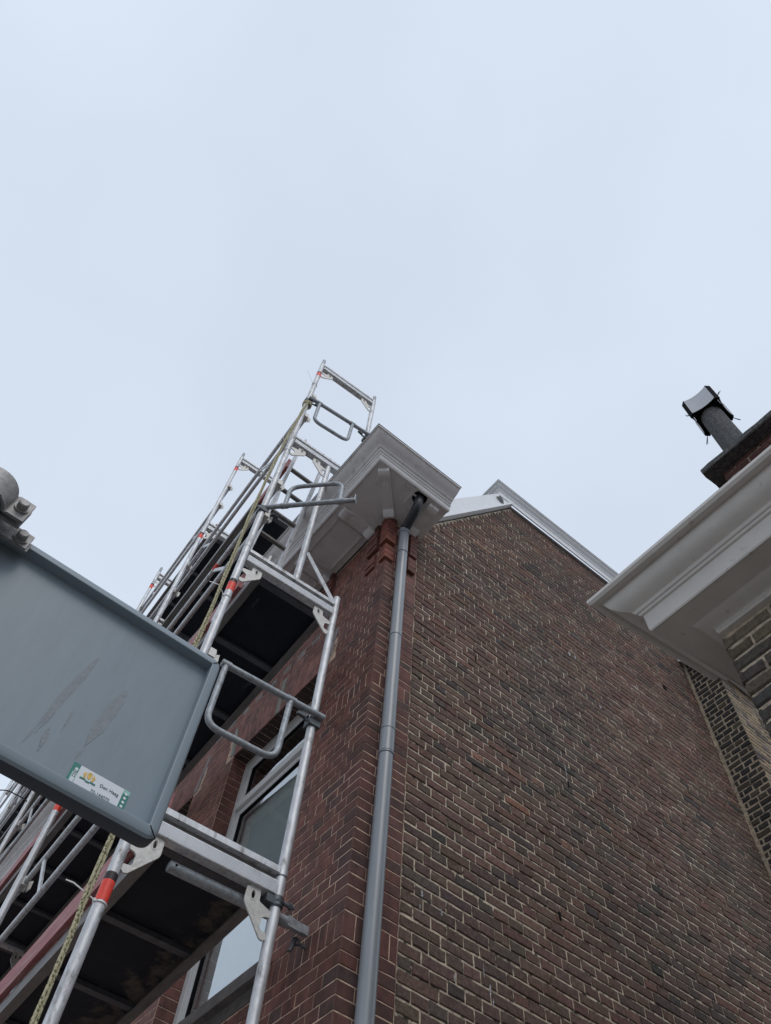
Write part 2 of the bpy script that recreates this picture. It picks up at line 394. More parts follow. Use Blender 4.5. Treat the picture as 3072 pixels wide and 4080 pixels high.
# ---- side wall
side = MB()
gp = [(0.30, 0.0), (4.06, 0.0), (4.06, 9.14), (1.53, 9.14), (0.30, 7.33)]
side.prism([(x, 0.0176, z) for x, z in gp], (0, 1, 0), 0.3)
side_o = fix_normals(side.build('side_wall', M_MORT, house)); side_o['label'] = 'dark brown brick gable wall with pale joints'
SF = Face((0, 0.012, 0), (1, 0, 0), (0, 0, 1), (0, -1, 0))
BS = Bricks(); rb = random.Random(11)
DK = [((0.136, 0.086, 0.070), 40), ((0.150, 0.091, 0.073), 26), ((0.108, 0.077, 0.066), 20), ((0.070, 0.058, 0.054), 7), ((0.172, 0.101, 0.080), 7),
      ((0.21, 0.115, 0.078), 0.9), ((0.118, 0.087, 0.070), 12)]
def pick(tab, rng):
    t = rng.random() * sum(q[1] for q in tab)
    for c, k in tab:
        t -= k
        if t <= 0: return c
    return tab[0][0]
z = Z0; i = 0; CH = 0.0625
while z < 9.12:
    slope = 0.30 if z < 7.28 else 0.30 + (z + CH - 7.33) / 1.472
    a, b = slope + 0.004, 4.02
    hdr = i % 2 == 0
    js = runs(a, b, 0.1022 if hdr else 0.2044, 0.386 + (0 if hdr else (0.051 if (i // 2) % 2 == 0 else 0.153)) + rb.gauss(0, 0.004))
    js = [js[0]] + [x + rb.gauss(0, 0.0025) for x in js[1:-1]] + [js[-1]]
    wob = rb.gauss(0, 0.0008)
    for u0, u1 in zip(js, js[1:]):
        if u1 - u0 < 0.015: continue
        c = pick(DK, rb)
        # the upper left of this wall is greyer, the lower right redder
        n_ = noise.noise(Vector((u0 * 0.9, 3.1, z * 0.8)))
        c = mixc(c, (0.160, 0.094, 0.076) if n_ > 0 else (0.092, 0.074, 0.064), min(0.55, abs(n_) * 1.0))
        hj = 0.0062 + rb.random() * 0.002
        q = rectq(u0 + 0.0036, u1 - 0.0036, z + wob + hj - 0.001, z + CH + wob - 0.003 - rb.random() * 0.0015)
        BS.add([brick_geo(SF, q, rb.gauss(0, 0.0016), 0.0034, 0.0015, 0.02, rb)], jcol(c, 0.13, rb))
    z += CH; i += 1
BS.emit(side_o, M_BRICK, 300)

# ---- front wall with two windows
WIN = [(0.60, 1.74), (2.31, 3.45)]; WZ = (3.66, 5.82)
YEND = 8.2
fw = MB()
X0, X1 = 0.0022, 0.30
ys = [0.012, 0.60, 1.74, 2.31, 3.45, YEND]
for k in (0, 2, 4): fw.box((X0, ys[k], 0), (X1, ys[k + 1], 7.10))
for (a, b) in WIN:
    fw.box((X0, a, 0), (X1, b, WZ[0])); fw.box((X0, a, WZ[1]), (X1, b, 7.10))
fw.box((X0 + 0.0005, 0.0022, 0), (0.286, 0.0119, 7.10))                     # mortar behind the quoin return
front = fw.build('front_wall', M_MORTF, house); front['label'] = 'red brick front wall with thin pale joints'
FF = Face((0, 0, 0), (0, 1, 0), (0, 0, 1), (-1, 0, 0)); QF = Face((0, 0, 0), (1, 0, 0), (0, 0, 1), (0, -1, 0))
BF = Bricks(); rf = random.Random(23); BST = Bricks()
RD = [((0.155, 0.055, 0.041), 40), ((0.138, 0.051, 0.039), 30), ((0.180, 0.071, 0.056), 18), ((0.105, 0.048, 0.041), 10)]
courses = []
zz = 3.595
while zz > Z0: courses.append((zz - 0.0592, zz, 'b')); zz -= 0.0592
courses.reverse(); courses.append((3.595, 3.712, 's'))
n24 = 24; st = (5.159 - 3.712) / n24
courses += [(3.712 + k * st, 3.712 + (k + 1) * st, 'b') for k in range(n24)]
courses.append((5.159, 5.273, 's'))
zz = 5.273
while zz < 7.07: courses.append((zz, min(zz + 0.0602, 7.098), 'b')); zz += 0.0602
def soot(y, z_):
    k = max(0.0, 1 - y / 0.55) * (1.0 if z_ < 6.2 else max(0.0, 1 - (z_ - 6.2) / 0.4))
    return min(0.60, max(0.0, 0.62 * k * (0.75 + 0.5 * noise.noise(Vector((1.7, y * 2.5, z_ * 1.1))))) * (0.55 + 0.6 * rf.random()))
def fcol(y, z_):
    c = pick(RD, rf); c = mixc(c, (0.275, 0.130, 0.106), min(0.7, max(0, (y - 0.3) * 0.35 + max(0, z_ - 5.6) * 0.25)))
    return mixc(jcol(c, 0.16, rf), (0.050, 0.034, 0.031), soot(y, z_))
ARCH = [(a - 0.11, b + 0.11, 5.82, 6.065) for a, b in WIN]
def clip(u0, u1, z0, z1):
    zm = (z0 + z1) / 2; seg = [(u0, u1)]
    for (a, b, c0, c1) in [(w0, w1, WZ[0] + 0.01, WZ[1]) for w0, w1 in WIN] + ARCH + [(w0 - 0.05, w1 + 0.05, 3.60, 3.735) for w0, w1 in WIN]:
        if c0 < zm < c1:
            ns_ = []
            for s0, s1 in seg:
                if s1 <= a or s0 >= b: ns_.append((s0, s1)); continue
                if s0 < a: ns_.append((s0, a))
                if s1 > b: ns_.append((b, s1))
            seg = ns_
    return [q for q in seg if q[1] - q[0] > 0.02]
PR = 0.0
for ci, (c0, c1, ty) in enumerate(courses):
    hdr = ci % 2 == 0
    jv = 0.0026
    def fq(u0, u1, m_=0.0023): return rectq(u0 + m_, u1 - m_, c0 + jv, c1 - jv)
    def fb(q, F=FF): return brick_geo(F, q, PR + rf.gauss(0, 0.0009), 0.0017, 0.0006, 0.015, rf)
    if ty == 's':
        cf, cs, pf = 0.059, 0.064, 0.0575
        fj = runs(cf, YEND, pf, cf)
        sj = [cs, 0.125, 0.186, 0.248, 0.2925]
    elif hdr:
        cf, cs, pf = 0.100, 0.190, 0.0952; fj = runs(cf, YEND, pf, cf); sj = [0.190, 0.2925]
    else:
        cf, cs = 0.150, 0.092; fj = runs(cf, YEND, 0.1904, cf + (0 if (ci // 2) % 2 else -0.095)); sj = [0.092, 0.2925]
    # quoin brick, both faces one piece
    tint = fcol(0.0, c0)
    BF.add([fb(rectq(0.0012, cf - 0.0023, c0 + jv, c1 - jv)), fb(rectq(0.0022, cs - 0.0023, c0 + jv, c1 - jv), QF)], tint)
    for u0, u1 in zip(sj, sj[1:]): BF.add([fb(fq(u0, u1), QF)], fcol(max(0.05, u0 * 0.7), c0))
    for u0, u1 in zip(fj, fj[1:]):
        for s0, s1 in clip(u0, u1, c0, c1):
            if s0 > 4.6 and rf.random() < 0: continue
            # grey stone headers in the frieze
            zc = (c0 + c1) / 2
            stone = (6.27 < zc < 6.33 and hdr and 0.6 < s0 and int(s0 / 0.0952) % 2 == 0) or (6.38 < zc < 6.44 and s0 < 1.3 and hdr and int(s0 / 0.0952) % 2 == 0)
            BF.add([fb(fq(s0, s1))], jcol((0.23, 0.225, 0.21), 0.1, rf) if stone else fcol((s0 + s1) / 2, c0))
    # window reveals, far jamb and near jamb
    for (a, b) in WIN:
        if WZ[0] < (c0 + c1) / 2 < WZ[1]:
            JF = Face((0, b, 0), (1, 0, 0), (0, 0, 1), (0, -1, 0))
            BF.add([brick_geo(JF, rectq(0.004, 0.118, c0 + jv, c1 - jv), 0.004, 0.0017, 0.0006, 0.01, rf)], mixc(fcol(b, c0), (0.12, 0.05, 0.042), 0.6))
            JN = Face((0, a, 0), (1, 0, 0), (0, 0, 1), (0, 1, 0))
            BF.add([brick_geo(JN, rectq(0.004, 0.118, c0 + jv, c1 - jv), 0.004, 0.0017, 0.0006, 0.01, rf)], fcol(a, c0))
# flat arches: splayed brick voussoirs, grey keystone and springers
for (a, b) in WIN:
    z0, z1 = 5.82, 6.062; n = 21
    for k in range(n):
        t0, t1 = k / n, (k + 1) / n
        bl, br = a + 0.012 + (b - a - 0.024) * t0, a + 0.012 + (b - a - 0.024) * t1
        tl, tr = a - 0.065 + (b - a + 0.13) * t0, a - 0.065 + (b - a + 0.13) * t1
        key = k == n // 2
        top = z1 + (0.125 if key else 0.0)
        q = [(bl + 0.002, z0), (br - 0.002, z0), (tr - 0.002, top), (tl + 0.002, top)]
        c = jcol((0.25, 0.245, 0.225), 0.06, rf) if key else mixc(fcol(1.5, 6.0), (0.27, 0.115, 0.092), 0.5)
        BF.add([brick_geo(FF, q, 0.006 if key else 0.002, 0.0017, 0.0006, 0.015, rf, nl=3)], c)
    for sgn, e in ((-1, a), (1, b)):
        q = [(e - sgn * 0.008, z0 + 0.02), (e + sgn * 0.045, z0 + 0.02), (e + sgn * 0.108, z1 + 0.115), (e + sgn * 0.068, z1 + 0.115)]
        if sgn < 0: q = [q[1], q[0], q[3], q[2]]
        BF.add([brick_geo(FF, q, 0.004, 0.002, 0.0007, 0.015, rf)], jcol((0.25, 0.245, 0.225), 0.06, rf))
    # arch underside
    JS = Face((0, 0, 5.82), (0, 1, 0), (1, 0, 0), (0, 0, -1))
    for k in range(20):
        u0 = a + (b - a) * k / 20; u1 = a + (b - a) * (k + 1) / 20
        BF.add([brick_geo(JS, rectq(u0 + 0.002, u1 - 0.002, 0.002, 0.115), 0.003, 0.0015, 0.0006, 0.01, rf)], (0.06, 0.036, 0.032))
# corbelled brick pendants under the cornice
def corbel(y0, y1, z0, z1, p, tint):
    k = max(1, round((z1 - z0) / 0.060)); h_ = (z1 - z0) / k
    for j in range(k):
        a, b = z0 + j * h_, z0 + (j + 1) * h_
        pp = p + (0.006 if j % 2 else 0)
        BF.add([brick_geo(FF, rectq(y0, y1, a + 0.0022, b - 0.0022), pp, 0.002, 0.0006, 0.0, rf)], jcol(tint, 0.15, rf))
RB = (0.19, 0.062, 0.044)
for yc in (0.16, 0.76, 1.36, 1.96, 2.56, 3.16, 3.76):
    corbel(yc - 0.06, yc + 0.06, 6.74, 7.095, 0.030, (0.15, 0.06, 0.048)); corbel(yc - 0.035, yc + 0.07, 6.52, 6.70, 0.016, (0.17, 0.062, 0.05))
def corner_corbel(z0, z1, p):
    k = max(1, round((z1 - z0) / 0.060)); h_ = (z1 - z0) / k
    for j in range(k):
        a, b = z0 + j * h_, z0 + (j + 1) * h_
        t = jcol(RB if z0 < 6.9 else (0.16, 0.06, 0.05), 0.15, rf)
        FFp = Face((-p, -p, 0), (0, 1, 0), (0, 0, 1), (-1, 0, 0)); QFp = Face((-p, -p, 0), (1, 0, 0), (0, 0, 1), (0, -1, 0))
        BF.add([brick_geo(FFp, rectq(0.0012, 0.058 + p, a + 0.002, b - 0.002), 0, 0.002, 0.0005, p, rf), brick_geo(QFp, rectq(0.0022, 0.058 + p, a + 0.002, b - 0.002), 0, 0.002, 0.0005, p, rf),
                ([FFp.P(0.0012, a + 0.002, 0), FFp.P(0.058 + p, a + 0.002, 0), FFp.P(0.058 + p, a + 0.002, -p), QFp.P(0.058 + p, a + 0.002, -p), QFp.P(0.058 + p, a + 0.002, 0)], [(0, 4, 3, 2, 1)])], t)
corner_corbel(6.50, 6.685, 0.020); corner_corbel(6.725, 7.09, 0.032)
QS = [(0.20, 0.27, 6.74, 7.09), (0.19, 0.26, 6.52, 6.70)]
for (a, b, z0, z1) in QS:
    k = round((z1 - z0) / 0.06); h_ = (z1 - z0) / k
    for j in range(k):
        BF.add([brick_geo(QF, rectq(a, b, z0 + j * h_ + 0.002, z0 + (j + 1) * h_ - 0.002), 0.03, 0.002, 0.0006, 0.0, rf)], jcol((0.15, 0.06, 0.048), 0.15, rf))
BF.emit(front, M_GLAZE, 300, 'facing_brick', 'facing_brickwork')
# open joint between red and brown brick, with crumbs of mortar left in it
sm = MB(); sm.box((0.2885, 0.0140, Z0), (0.3035, 0.0175, 7.1)); sm.build('open_seam', M_BLACK, side_o)
sm = MB(); rs = random.Random(5); z = Z0
while z < 7.1:
    h_ = rs.uniform(0.015, 0.07)
    if rs.random() < 0.2: sm.box((0.2935 + rs.uniform(0, 0.002), 0.010 + rs.uniform(0, 0.003), z), (0.3005 + rs.uniform(-0.002, 0.003), 0.0156, z + h_))
    z += h_ + rs.uniform(0, 0.03)
tag(sm.build('seam_mortar', M_MORT, side_o), kind='stuff')

# ---- windows
def window(a, b, name, label):
    xf = 0.115
    wn = MB(); e = 0.055
    wn.box((xf, a + 0.004, WZ[0] + 0.07), (xf + 0.07, a + e, WZ[1] - 0.002)); wn.box((xf, b - e, WZ[0] + 0.07), (xf + 0.07, b - 0.004, WZ[1] - 0.002))
    wn.box((xf + 0.001, a + e, WZ[1] - e), (xf + 0.069, b - e, WZ[1] - 0.003)); wn.box((xf + 0.001, a + e, WZ[0] + 0.07), (xf + 0.069, b - e, WZ[0] + 0.12))
    wn.box((xf - 0.012, a + e, 5.345), (xf + 0.068, b - e, 5.405))
    o = wn.build(name, M_PVC, house); o['label'] = label
    for (z0, z1, nm) in ((5.406, WZ[1] - e - 0.001, 'upper_sash'), (WZ[0] + 0.121, 5.344, 'lower_sash')):
        s = MB(); q = 0.045; y0, y1 = a + e + 0.004, b - e - 0.004; x0, x1 = xf + 0.012, xf + 0.062
        s.box((x0, y0, z0), (x1, y0 + q, z1)); s.box((x0, y1 - q, z0), (x1, y1, z1))
        s.box((x0 + 0.001, y0 + q, z0), (x1 - 0.001, y1 - q, z0 + q)); s.box((x0 + 0.001, y0 + q, z1 - q), (x1 - 0.001, y1 - q, z1))
        s.build(nm, M_PVC, o)
        gk = MB(); k = 0.006
        yy0, yy1, za, zb = y0 + q, y1 - q, z0 + q, z1 - q
        gk.box((x0 + 0.004, yy0, za), (x0 + 0.03, yy0 + k, zb)); gk.box((x0 + 0.004, yy1 - k, za), (x0 + 0.03, yy1, zb))
        gk.box((x0 + 0.005, yy0 + k, za), (x0 + 0.029, yy1 - k, za + k)); gk.box((x0 + 0.005, yy0 + k, zb - k), (x0 + 0.029, yy1 - k, zb))
        gk.build('glazing_seal', M_BLACK, o)
        p = MB(); p.add([(x0 + 0.016, yy0 + k, za + k), (x0 + 0.016, yy1 - k, za + k), (x0 + 0.016, yy1 - k, zb - k), (x0 + 0.016, yy0 + k, zb - k)], [(3, 2, 1, 0)])
        p.build('pane', M_GLASS, o)
    bl = MB(); bl.box((xf + 0.075, a + 0.03, 3.72), (xf + 0.078, b - 0.03, 5.34)); bl.build('roller_blind', M_BLIND, o)
    rm = MB(); rm.box((0.90, a - 0.3, 3.3), (0.95, b + 0.3, 6.3)); rm.box((0.31, a - 0.35, 3.2), (0.95, a - 0.3, 6.3)); rm.box((0.31, b + 0.3, 3.2), (0.95, b + 0.35, 6.3))
    rm.box((0.31, a - 0.3, 6.2), (0.9, b + 0.3, 6.3)); rm.box((0.31, a - 0.3, 3.2), (0.9, b + 0.3, 3.3))
    rm.build('room_shell', M_ROOM, o)
    s = MB(); s.prism([(-0.045, a - 0.045, 3.665), (-0.045, a - 0.045, 3.728), (0.02, a - 0.045, 3.737), (0.16, a - 0.045, 3.745), (0.16, a - 0.045, 3.665)], (0, 1, 0), b - a + 0.09)
    s.box((-0.006, a - 0.047, 3.60), (0.03, a + 0.02, 3.664)); s.box((-0.004, a + 0.02, 3.603), (0.03, b + 0.047, 3.664))
    fix_normals(s.build('window_sill', M_SILL, o))
window(0.60, 1.74, 'window', 'white framed sash window above the stone sill')
window(2.31, 3.45, 'window', 'second white framed window behind the decks')

# ---- main cornice (boxed gutter) wrapping the corner
ZS = 7.108
prof = [(0.0, ZS), (0.352, ZS), (0.362, ZS - 0.012), (0.374, ZS - 0.012), (0.384, ZS), (0.384, ZS + 0.012), (0.380, ZS + 0.016), (0.384, ZS + 0.048), (0.392, ZS + 0.052),
        (0.396, ZS + 0.062), (0.392, ZS + 0.070), (0.404, ZS + 0.074), (0.408, ZS + 0.090), (0.422, ZS + 0.096), (0.428, ZS + 0.104), (0.436, ZS + 0.112), (0.458, ZS + 0.124),
        (0.482, ZS + 0.138), (0.500, ZS + 0.155), (0.508, ZS + 0.165), (0.522, ZS + 0.167), (0.522, ZS + 0.186), (0.40, ZS + 0.190), (0.0, ZS + 0.23)]
path = [(0.312, 0.015), (-0.012, 0.015), (-0.012, YEND)]
cor = fix_normals(MB().sweep(path, prof).build('cornice', M_WHITE, house, smooth=28)); cor['label'] = 'white painted boxed gutter cornice wrapping the corner'
gl = MB().sweep([(0.318, 0.015), (-0.012, 0.015), (-0.012, YEND)], [(0.512, ZS + 0.1865), (0.526, ZS + 0.1865), (0.526, ZS + 0.191), (0.30, ZS + 0.200), (0.30, ZS + 0.192)])
fix_normals(gl.build('gutter_lip', M_LEAD, cor))
def bracket(o, ex, ln, wd):
    """scrolled soffit bracket from the wall outwards"""
    o = Vector((*o, 0)); ex = Vector((*ex, 0)).normalized(); ey = Vector((-ex.y, ex.x, 0))
    pts = [(0.012, 0), (0.012, 0.066), (0.03, 0.072), (0.070, 0.060), (0.085, 0.042), (0.20 * ln / 0.34, 0.036), (ln - 0.095, 0.034), (ln - 0.075, 0.044), (ln - 0.035, 0.050), (ln - 0.010, 0.038), (ln, 0.014), (ln, 0)]
    b = MB(); b.prism([o + ex * p - ey * wd / 2 + Vector((0, 0, ZS - 0.0005 - q)) for p, q in pts], ey, wd)
    b2 = fix_normals(b.build('bracket', M_WHITE, cor, smooth=35))
    t = MB()                                                             # raised lozenge on the underside
    a0, a1, hw = 0.11, ln - 0.10, wd * 0.28
    ring = [(a0, 0), (a0 + 0.02, hw), (a1 - 0.02, hw), (a1, 0), (a1 - 0.02, -hw), (a0 + 0.02, -hw)]
    t.prism([o + ex * p + ey * q + Vector((0, 0, ZS - 0.033)) for p, q in ring], (0, 0, -1), 0.012)
    fix_normals(t.build('bracket', M_WHITE, cor))
for yb in (0.19, 0.79, 1.39, 1.99, 2.59, 3.19, 3.79): bracket((-0.006, yb), (-1, 0), 0.335, 0.092)
bracket((0.195, 0.0), (0, -1), 0.325, 0.090)
bracket((-0.015, -0.015), (-1, -1), 0.43, 0.085)
def panel(x0, x1, y0, y1):
    p = MB(); q = 0.014; zb = ZS - 0.012
    for (a, b) in (((x0, y0), (x1, y0 + q)), ((x0, y1 - q), (x1, y1)), ((x0, y0 + q), (x0 + q, y1 - q)), ((x1 - q, y0 + q), (x1, y1 - q))):
        p.box((a[0], a[1], zb), (b[0], b[1], ZS + 0.004))
    p.build('soffit_panel', M_WHITE, cor)
for k in range(6): panel(-0.32, -0.06, 0.27 + 0.6 * k, 0.71 + 0.6 * k)
panel(-0.01, 0.10, -0.30, -0.17)
ho = MB().tube([(0.062, -0.297, ZS - 0.004), (0.062, -0.297, ZS + 0.004)], 0.060, 20); ho.build('outlet_hole', M_BLACK, cor)

# ---- downpipe
dp = MB().tube([(0.104, -0.062, 0.0), (0.106, -0.062, 6.93)], 0.0385, 28)
pipe = dp.build('downpipe', M_PIPE, house, smooth=40); pipe['label'] = 'grey plastic downpipe at the corner'
for zc, h_ in ((4.60, 0.008), (4.615, 0.16), (4.775, 0.008), (6.60, 0.012), (6.885, 0.05)):
    MB().tube([(0.105, -0.062, zc), (0.105, -0.062, zc + h_)], 0.0405 if h_ > 0.05 else 0.0430, 28).build('collar', M_PIPE, pipe, smooth=40)
for zc in (3.0, 5.6):
    b = MB(); b.tube([(0.105, -0.062, zc), (0.105, -0.062, zc + 0.025)], 0.0412, 28); b.box((0.095, -0.03, zc + 0.005), (0.115, 0.0, zc + 0.02)); b.build('pipe_bracket', M_PIPE, pipe, smooth=40)
el = fillet([(0.106, -0.062, 6.91), (0.106, -0.066, 6.955), (0.066, -0.270, 6.995), (0.062, -0.297, 7.16)], 0.06, 6)
MB().tube(el, 0.037, 24).build('elbow', M_ELBOW, pipe, smooth=40)
for k in (6, 10):
    p = Vector(el[k]); t = (Vector(el[k + 1]) - p).normalized(); MB().tube([p - t * 0.006, p + t * 0.006], 0.0395, 24).build('elbow_ring', M_ELBOW, pipe, smooth=40)

# ---- verge board, top cornice and roof
vx0, vz0, vx1, vz1 = 0.28, 7.33, 1.545, 9.20
e = Vector((vx1 - vx0, 0, vz1 - vz0)).normalized(); up = Vector((-e.z, 0, e.x))
p0 = Vector((vx0, -0.030, vz0)); p1 = Vector((vx1, -0.030, vz1))
vb = MB(); vb.prism([p0, p1, p1 + up * 0.12, p1 + Vector((-0.17, 0, 0.05)), p0 + up * 0.195], (0, 1, 0), 0.055)
vo = fix_normals(vb.build('verge_board', M_CLEAN, house))
for off, th, pr in ((0.0, 0.018, 0.014), (0.022, 0.008, 0.007)):
    m_ = MB(); m_.prism([p0 + up * off + Vector((0, -pr, 0)), p1 + up * off + Vector((0, -pr, 0)), p1 + up * (off + th) + Vector((0, -pr, 0)), p0 + up * (off + th) + Vector((0, -pr, 0))], (0, 1, 0), pr - 0.0008)
    fix_normals(m_.build('moulding', M_CLEAN, vo))
fl = MB(); fl.prism([(1.27, -0.035, 9.02), (1.31, -0.06, 9.05), (1.36, -0.05, 9.04), (1.375, -0.036, 8.98), (1.33, -0.045, 8.985)], (0, -1, 0), 0.004); fix_normals(fl.build('loose_flashing', M_LEAD, vo))
fl = MB(); fl.box((0.50, -0.05, 7.86), (0.55, -0.031, 7.885)); fl.tube([(0.56, -0.05, 7.88), (0.58, -0.08, 7.90)], 0.006, 8); fl.build('clip', M_DARKST, vo)
tprof = [(0.0, 9.14), (0.012, 9.14), (0.014, 9.15), (0.010, 9.157), (0.012, 9.235), (0.020, 9.24), (0.024, 9.252), (0.030, 9.262), (0.052, 9.272), (0.062, 9.284), (0.064, 9.298), (0.078, 9.30), (0.080, 9.312), (0.0, 9.32)]
tc_ = fix_normals(MB().sweep([(4.10, -0.026), (1.345, -0.026), (1.345, YEND)], tprof).build('top_cornice', M_CLEAN, house, smooth=30)); tc_['label'] = 'white cornice along the flat top of the gable'
rm = MB().sweep([(4.10, -0.026), (1.345, -0.026), (1.345, YEND)], [(0.060, 9.3125), (0.083, 9.3125), (0.083, 9.32), (0.060, 9.326)]); fix_normals(rm.build('roof_edge', M_LEAD, tc_))
rf_ = MB(); rf_.prism([(0.02, 0.03, 7.32), (1.37, 0.03, 9.26), (4.05, 0.03, 9.28), (4.05, 0.03, 7.12), (0.02, 0.03, 7.12)], (0, 1, 0), YEND - 0.1)
fix_normals(rf_.build('roof', M_ROOF, house))
bk = MB(); bk.box((0.96, 0.33, 0), (4.04, YEND, 7.1)); bk.build('house_core', M_MORT, house)
vp = MB(); vp.tube([(3.36, 0.12, 9.28), (3.36, 0.12, 9.50)], 0.035, 16); vp.tube([(3.36, 0.12, 9.48), (3.36, 0.12, 9.56)], 0.055, 16); vp.build('roof_vent', M_DARKST, house, smooth=40)
# small scars in the side wall: two open putlog holes and lime runs
rr_ = random.Random(3)
for (x, z, w_, h_) in ((0.865, 6.05, 0.012, 0.05), (1.18, 6.16, 0.012, 0.04), (3.42, 7.72, 0.05, 0.05), (1.38, 4.32, 0.016, 0.05), (1.66, 5.40, 0.010, 0.05)):
    h2 = MB(); h2.box((x, 0.0085, z), (x + w_, 0.012, z + h_)); h2.build('open_joint', M_BLACK, side_o)
def lime(x, z, h_, wd):
    pts = []; n = 9
    for k in range(n + 1): pts.append((x + rr_.gauss(0, wd * 0.25) - wd * 0.5 * math.sin(math.pi * (k + 0.4) / (n + 1)), z - h_ * k / n))
    for k in range(n, -1, -1): pts.append((x + rr_.gauss(0, wd * 0.25) + wd * 0.5 * math.sin(math.pi * (k + 0.4) / (n + 1)), z - h_ * k / n))
    m_ = MB(); m_.prism([(a, 0.0075, b) for a, b in pts], (0, -1, 0), 0.0004); fix_normals(m_.build('lime_run', M_LIME, side_o))
M_LIME = mat('lime_streak', (0.42, 0.42, 0.43), 0.9, var=0.5, vscale=90)
for (x, z, h_, wd) in ((0.80, 3.83, 0.07, 0.006), (0.835, 3.745, 0.06, 0.010), (0.85, 3.69, 0.045, 0.006), (0.425, 4.02, 0.045, 0.010), (0.545, 3.98, 0.04, 0.008), (0.415, 3.94, 0.03, 0.005), (0.62, 3.70, 0.03, 0.006),
                       (2.0, 7.1, 0.06, 0.02), (2.07, 7.12, 0.07, 0.014), (1.66, 6.72, 0.04, 0.022), (2.26, 6.62, 0.03, 0.03), (2.9, 7.35, 0.05, 0.02), (1.66, 5.62, 0.16, 0.007)):
    lime(x, z, h_, wd)

# ================================================================== REAR ANNEX (dark brick return at the end of the gable)
annex = empty('brick_annex', 'narrow blackened brick return at the far end of the gable wall', 'annex')
aw = MB(); aw.prism([(4.0255, 0.0150, 0), (4.0255, 0.0150, 8.60), (4.0255, -0.3145, 8.235), (4.0255, -0.3145, 0)], (1, 0, 0), 2.5); ao = fix_normals(aw.build('wall', M_MORTW, annex))
AF = Face((4.02, 0, 0), (0, -1, 0), (0, 0, 1), (-1, 0, 0)); AG = Face((4.02, -0.32, 0), (1, 0, 0), (0, 0, 1), (0, -1, 0))
BA = Bricks(); ra = random.Random(31); z = 4.4; i = 0
while z < 8.55:
    h1 = z + 0.0625
    def ab(F, u0, u1, t, bk_=0.012): BA.add([brick_geo(F, rectq(u0 + 0.005, u1 - 0.005, z + 0.006, h1 - 0.006), ra.gauss(0, 0.002), 0.005, 0.0018, bk_, ra)], t)
    js = [0.012, 0.10, 0.205, 0.318] if i % 2 == 0 else [0.012, 0.055, 0.16, 0.26, 0.318]
    if i % 4 == 2: js = [0.012, 0.155, 0.318]
    for u0, u1 in zip(js, js[1:]):
      if h1 < 8.585 - 1.1 * u0: ab(AF, u0, u1, jcol(pick([((0.045, 0.040, 0.037), 5), ((0.075, 0.060, 0.045), 2), ((0.032, 0.031, 0.032), 3)], ra), 0.2, ra))
    js = runs(0.0, 2.4, 0.105 if i % 2 else 0.21, 0.0)
    for u0, u1 in zip(js, js[1:]):
      if h1 < 8.24: ab(AG, u0, u1, jcol(pick([((0.26, 0.20, 0.135), 5), ((0.20, 0.16, 0.12), 3), ((0.13, 0.11, 0.095), 2)], ra), 0.2, ra))
    z = h1; i += 1
BA.emit(ao, M_BRICK, 150)
ag = MB(); ag.prism([(3.955, 0.012, 8.575), (3.955, 0.012, 8.70), (3.955, -0.43, 8.215), (3.955, -0.43, 8.10)], (1, 0, 0), 0.068)
ago = fix_normals(ag.build('barge_board', M_CLEAN, annex))
ag = MB(); ag.box((4.025, -0.43, 8.10), (6.5, -0.40, 8.21)); ag.box((4.025, -0.40, 8.16), (6.5, -0.318, 8.18)); ag.build('eaves_board', M_CLEAN, annex)
ag = MB(); ag.prism([(3.94, 0.012, 8.702), (3.94, 0.012, 8.73), (3.94, -0.46, 8.22), (3.94, -0.46, 8.19)], (1, 0, 0), 2.6); fix_normals(ag.build('roof', M_ROOF, annex))

# ================================================================== LOW HOUSE on the right
low = empty('low_brick_house', 'low brown brick house with heavy moulded white eaves on the right', 'house')
lw = MB(); LX, LY = 0.237, -1.874
lw.box((LX + 0.0065, -7.0, 0), (4.6, LY - 0.0065, 3.99)); lo = lw.build('wall', M_MORTW, low)
LF = Face((LX, LY, 0), (0, -1, 0), (0, 0, 1), (-1, 0, 0)); LG = Face((LX, LY, 0), (1, 0, 0), (0, 0, 1), (0, 1, 0))
BL = Bricks(); rl = random.Random(41); z = 2.30; i = 0; ch = 0.0605
BR = [((0.105, 0.083, 0.064), 5), ((0.130, 0.100, 0.074), 4), ((0.078, 0.066, 0.056), 4), ((0.062, 0.055, 0.050), 2), ((0.15, 0.115, 0.084), 1.5)]
while z < 3.93:
    hdr = i % 2 == 1
    cf, cs = (0.098, 0.20) if hdr else (0.20, 0.098)
    def lb(F, u0, u1, t0=None): return brick_geo(F, rectq(u0, u1, z + 0.0055 + rl.random() * 0.002, z + ch - 0.0050 - rl.random() * 0.002), rl.gauss(0, 0.0022), 0.0045, 0.0018, 0.016, rl, nl=4, ns=3)
    BL.add([lb(LF, 0.0012, cf - 0.005), lb(LG, 0.0022, cs - 0.005)], jcol(pick(BR, rl), 0.18, rl))
    js = runs(cf, 1.9, 0.105 if hdr else 0.21, cf + (0 if hdr or (i // 2) % 2 else 0.105))
    for u0, u1 in zip(js, js[1:]): BL.add([lb(LF, u0 + 0.004 + rl.random() * 0.002, u1 - 0.004 - rl.random() * 0.002)], jcol(pick(BR, rl), 0.18, rl))
    js = runs(cs, 1.2, 0.21 if hdr else 0.105, cs)
    for u0, u1 in zip(js, js[1:]): BL.add([lb(LG, u0 + 0.005, u1 - 0.005)], jcol(pick(BR, rl), 0.18, rl))
    z += ch; i += 1
BL.emit(lo, M_BRICK, 150)
E0 = 3.945
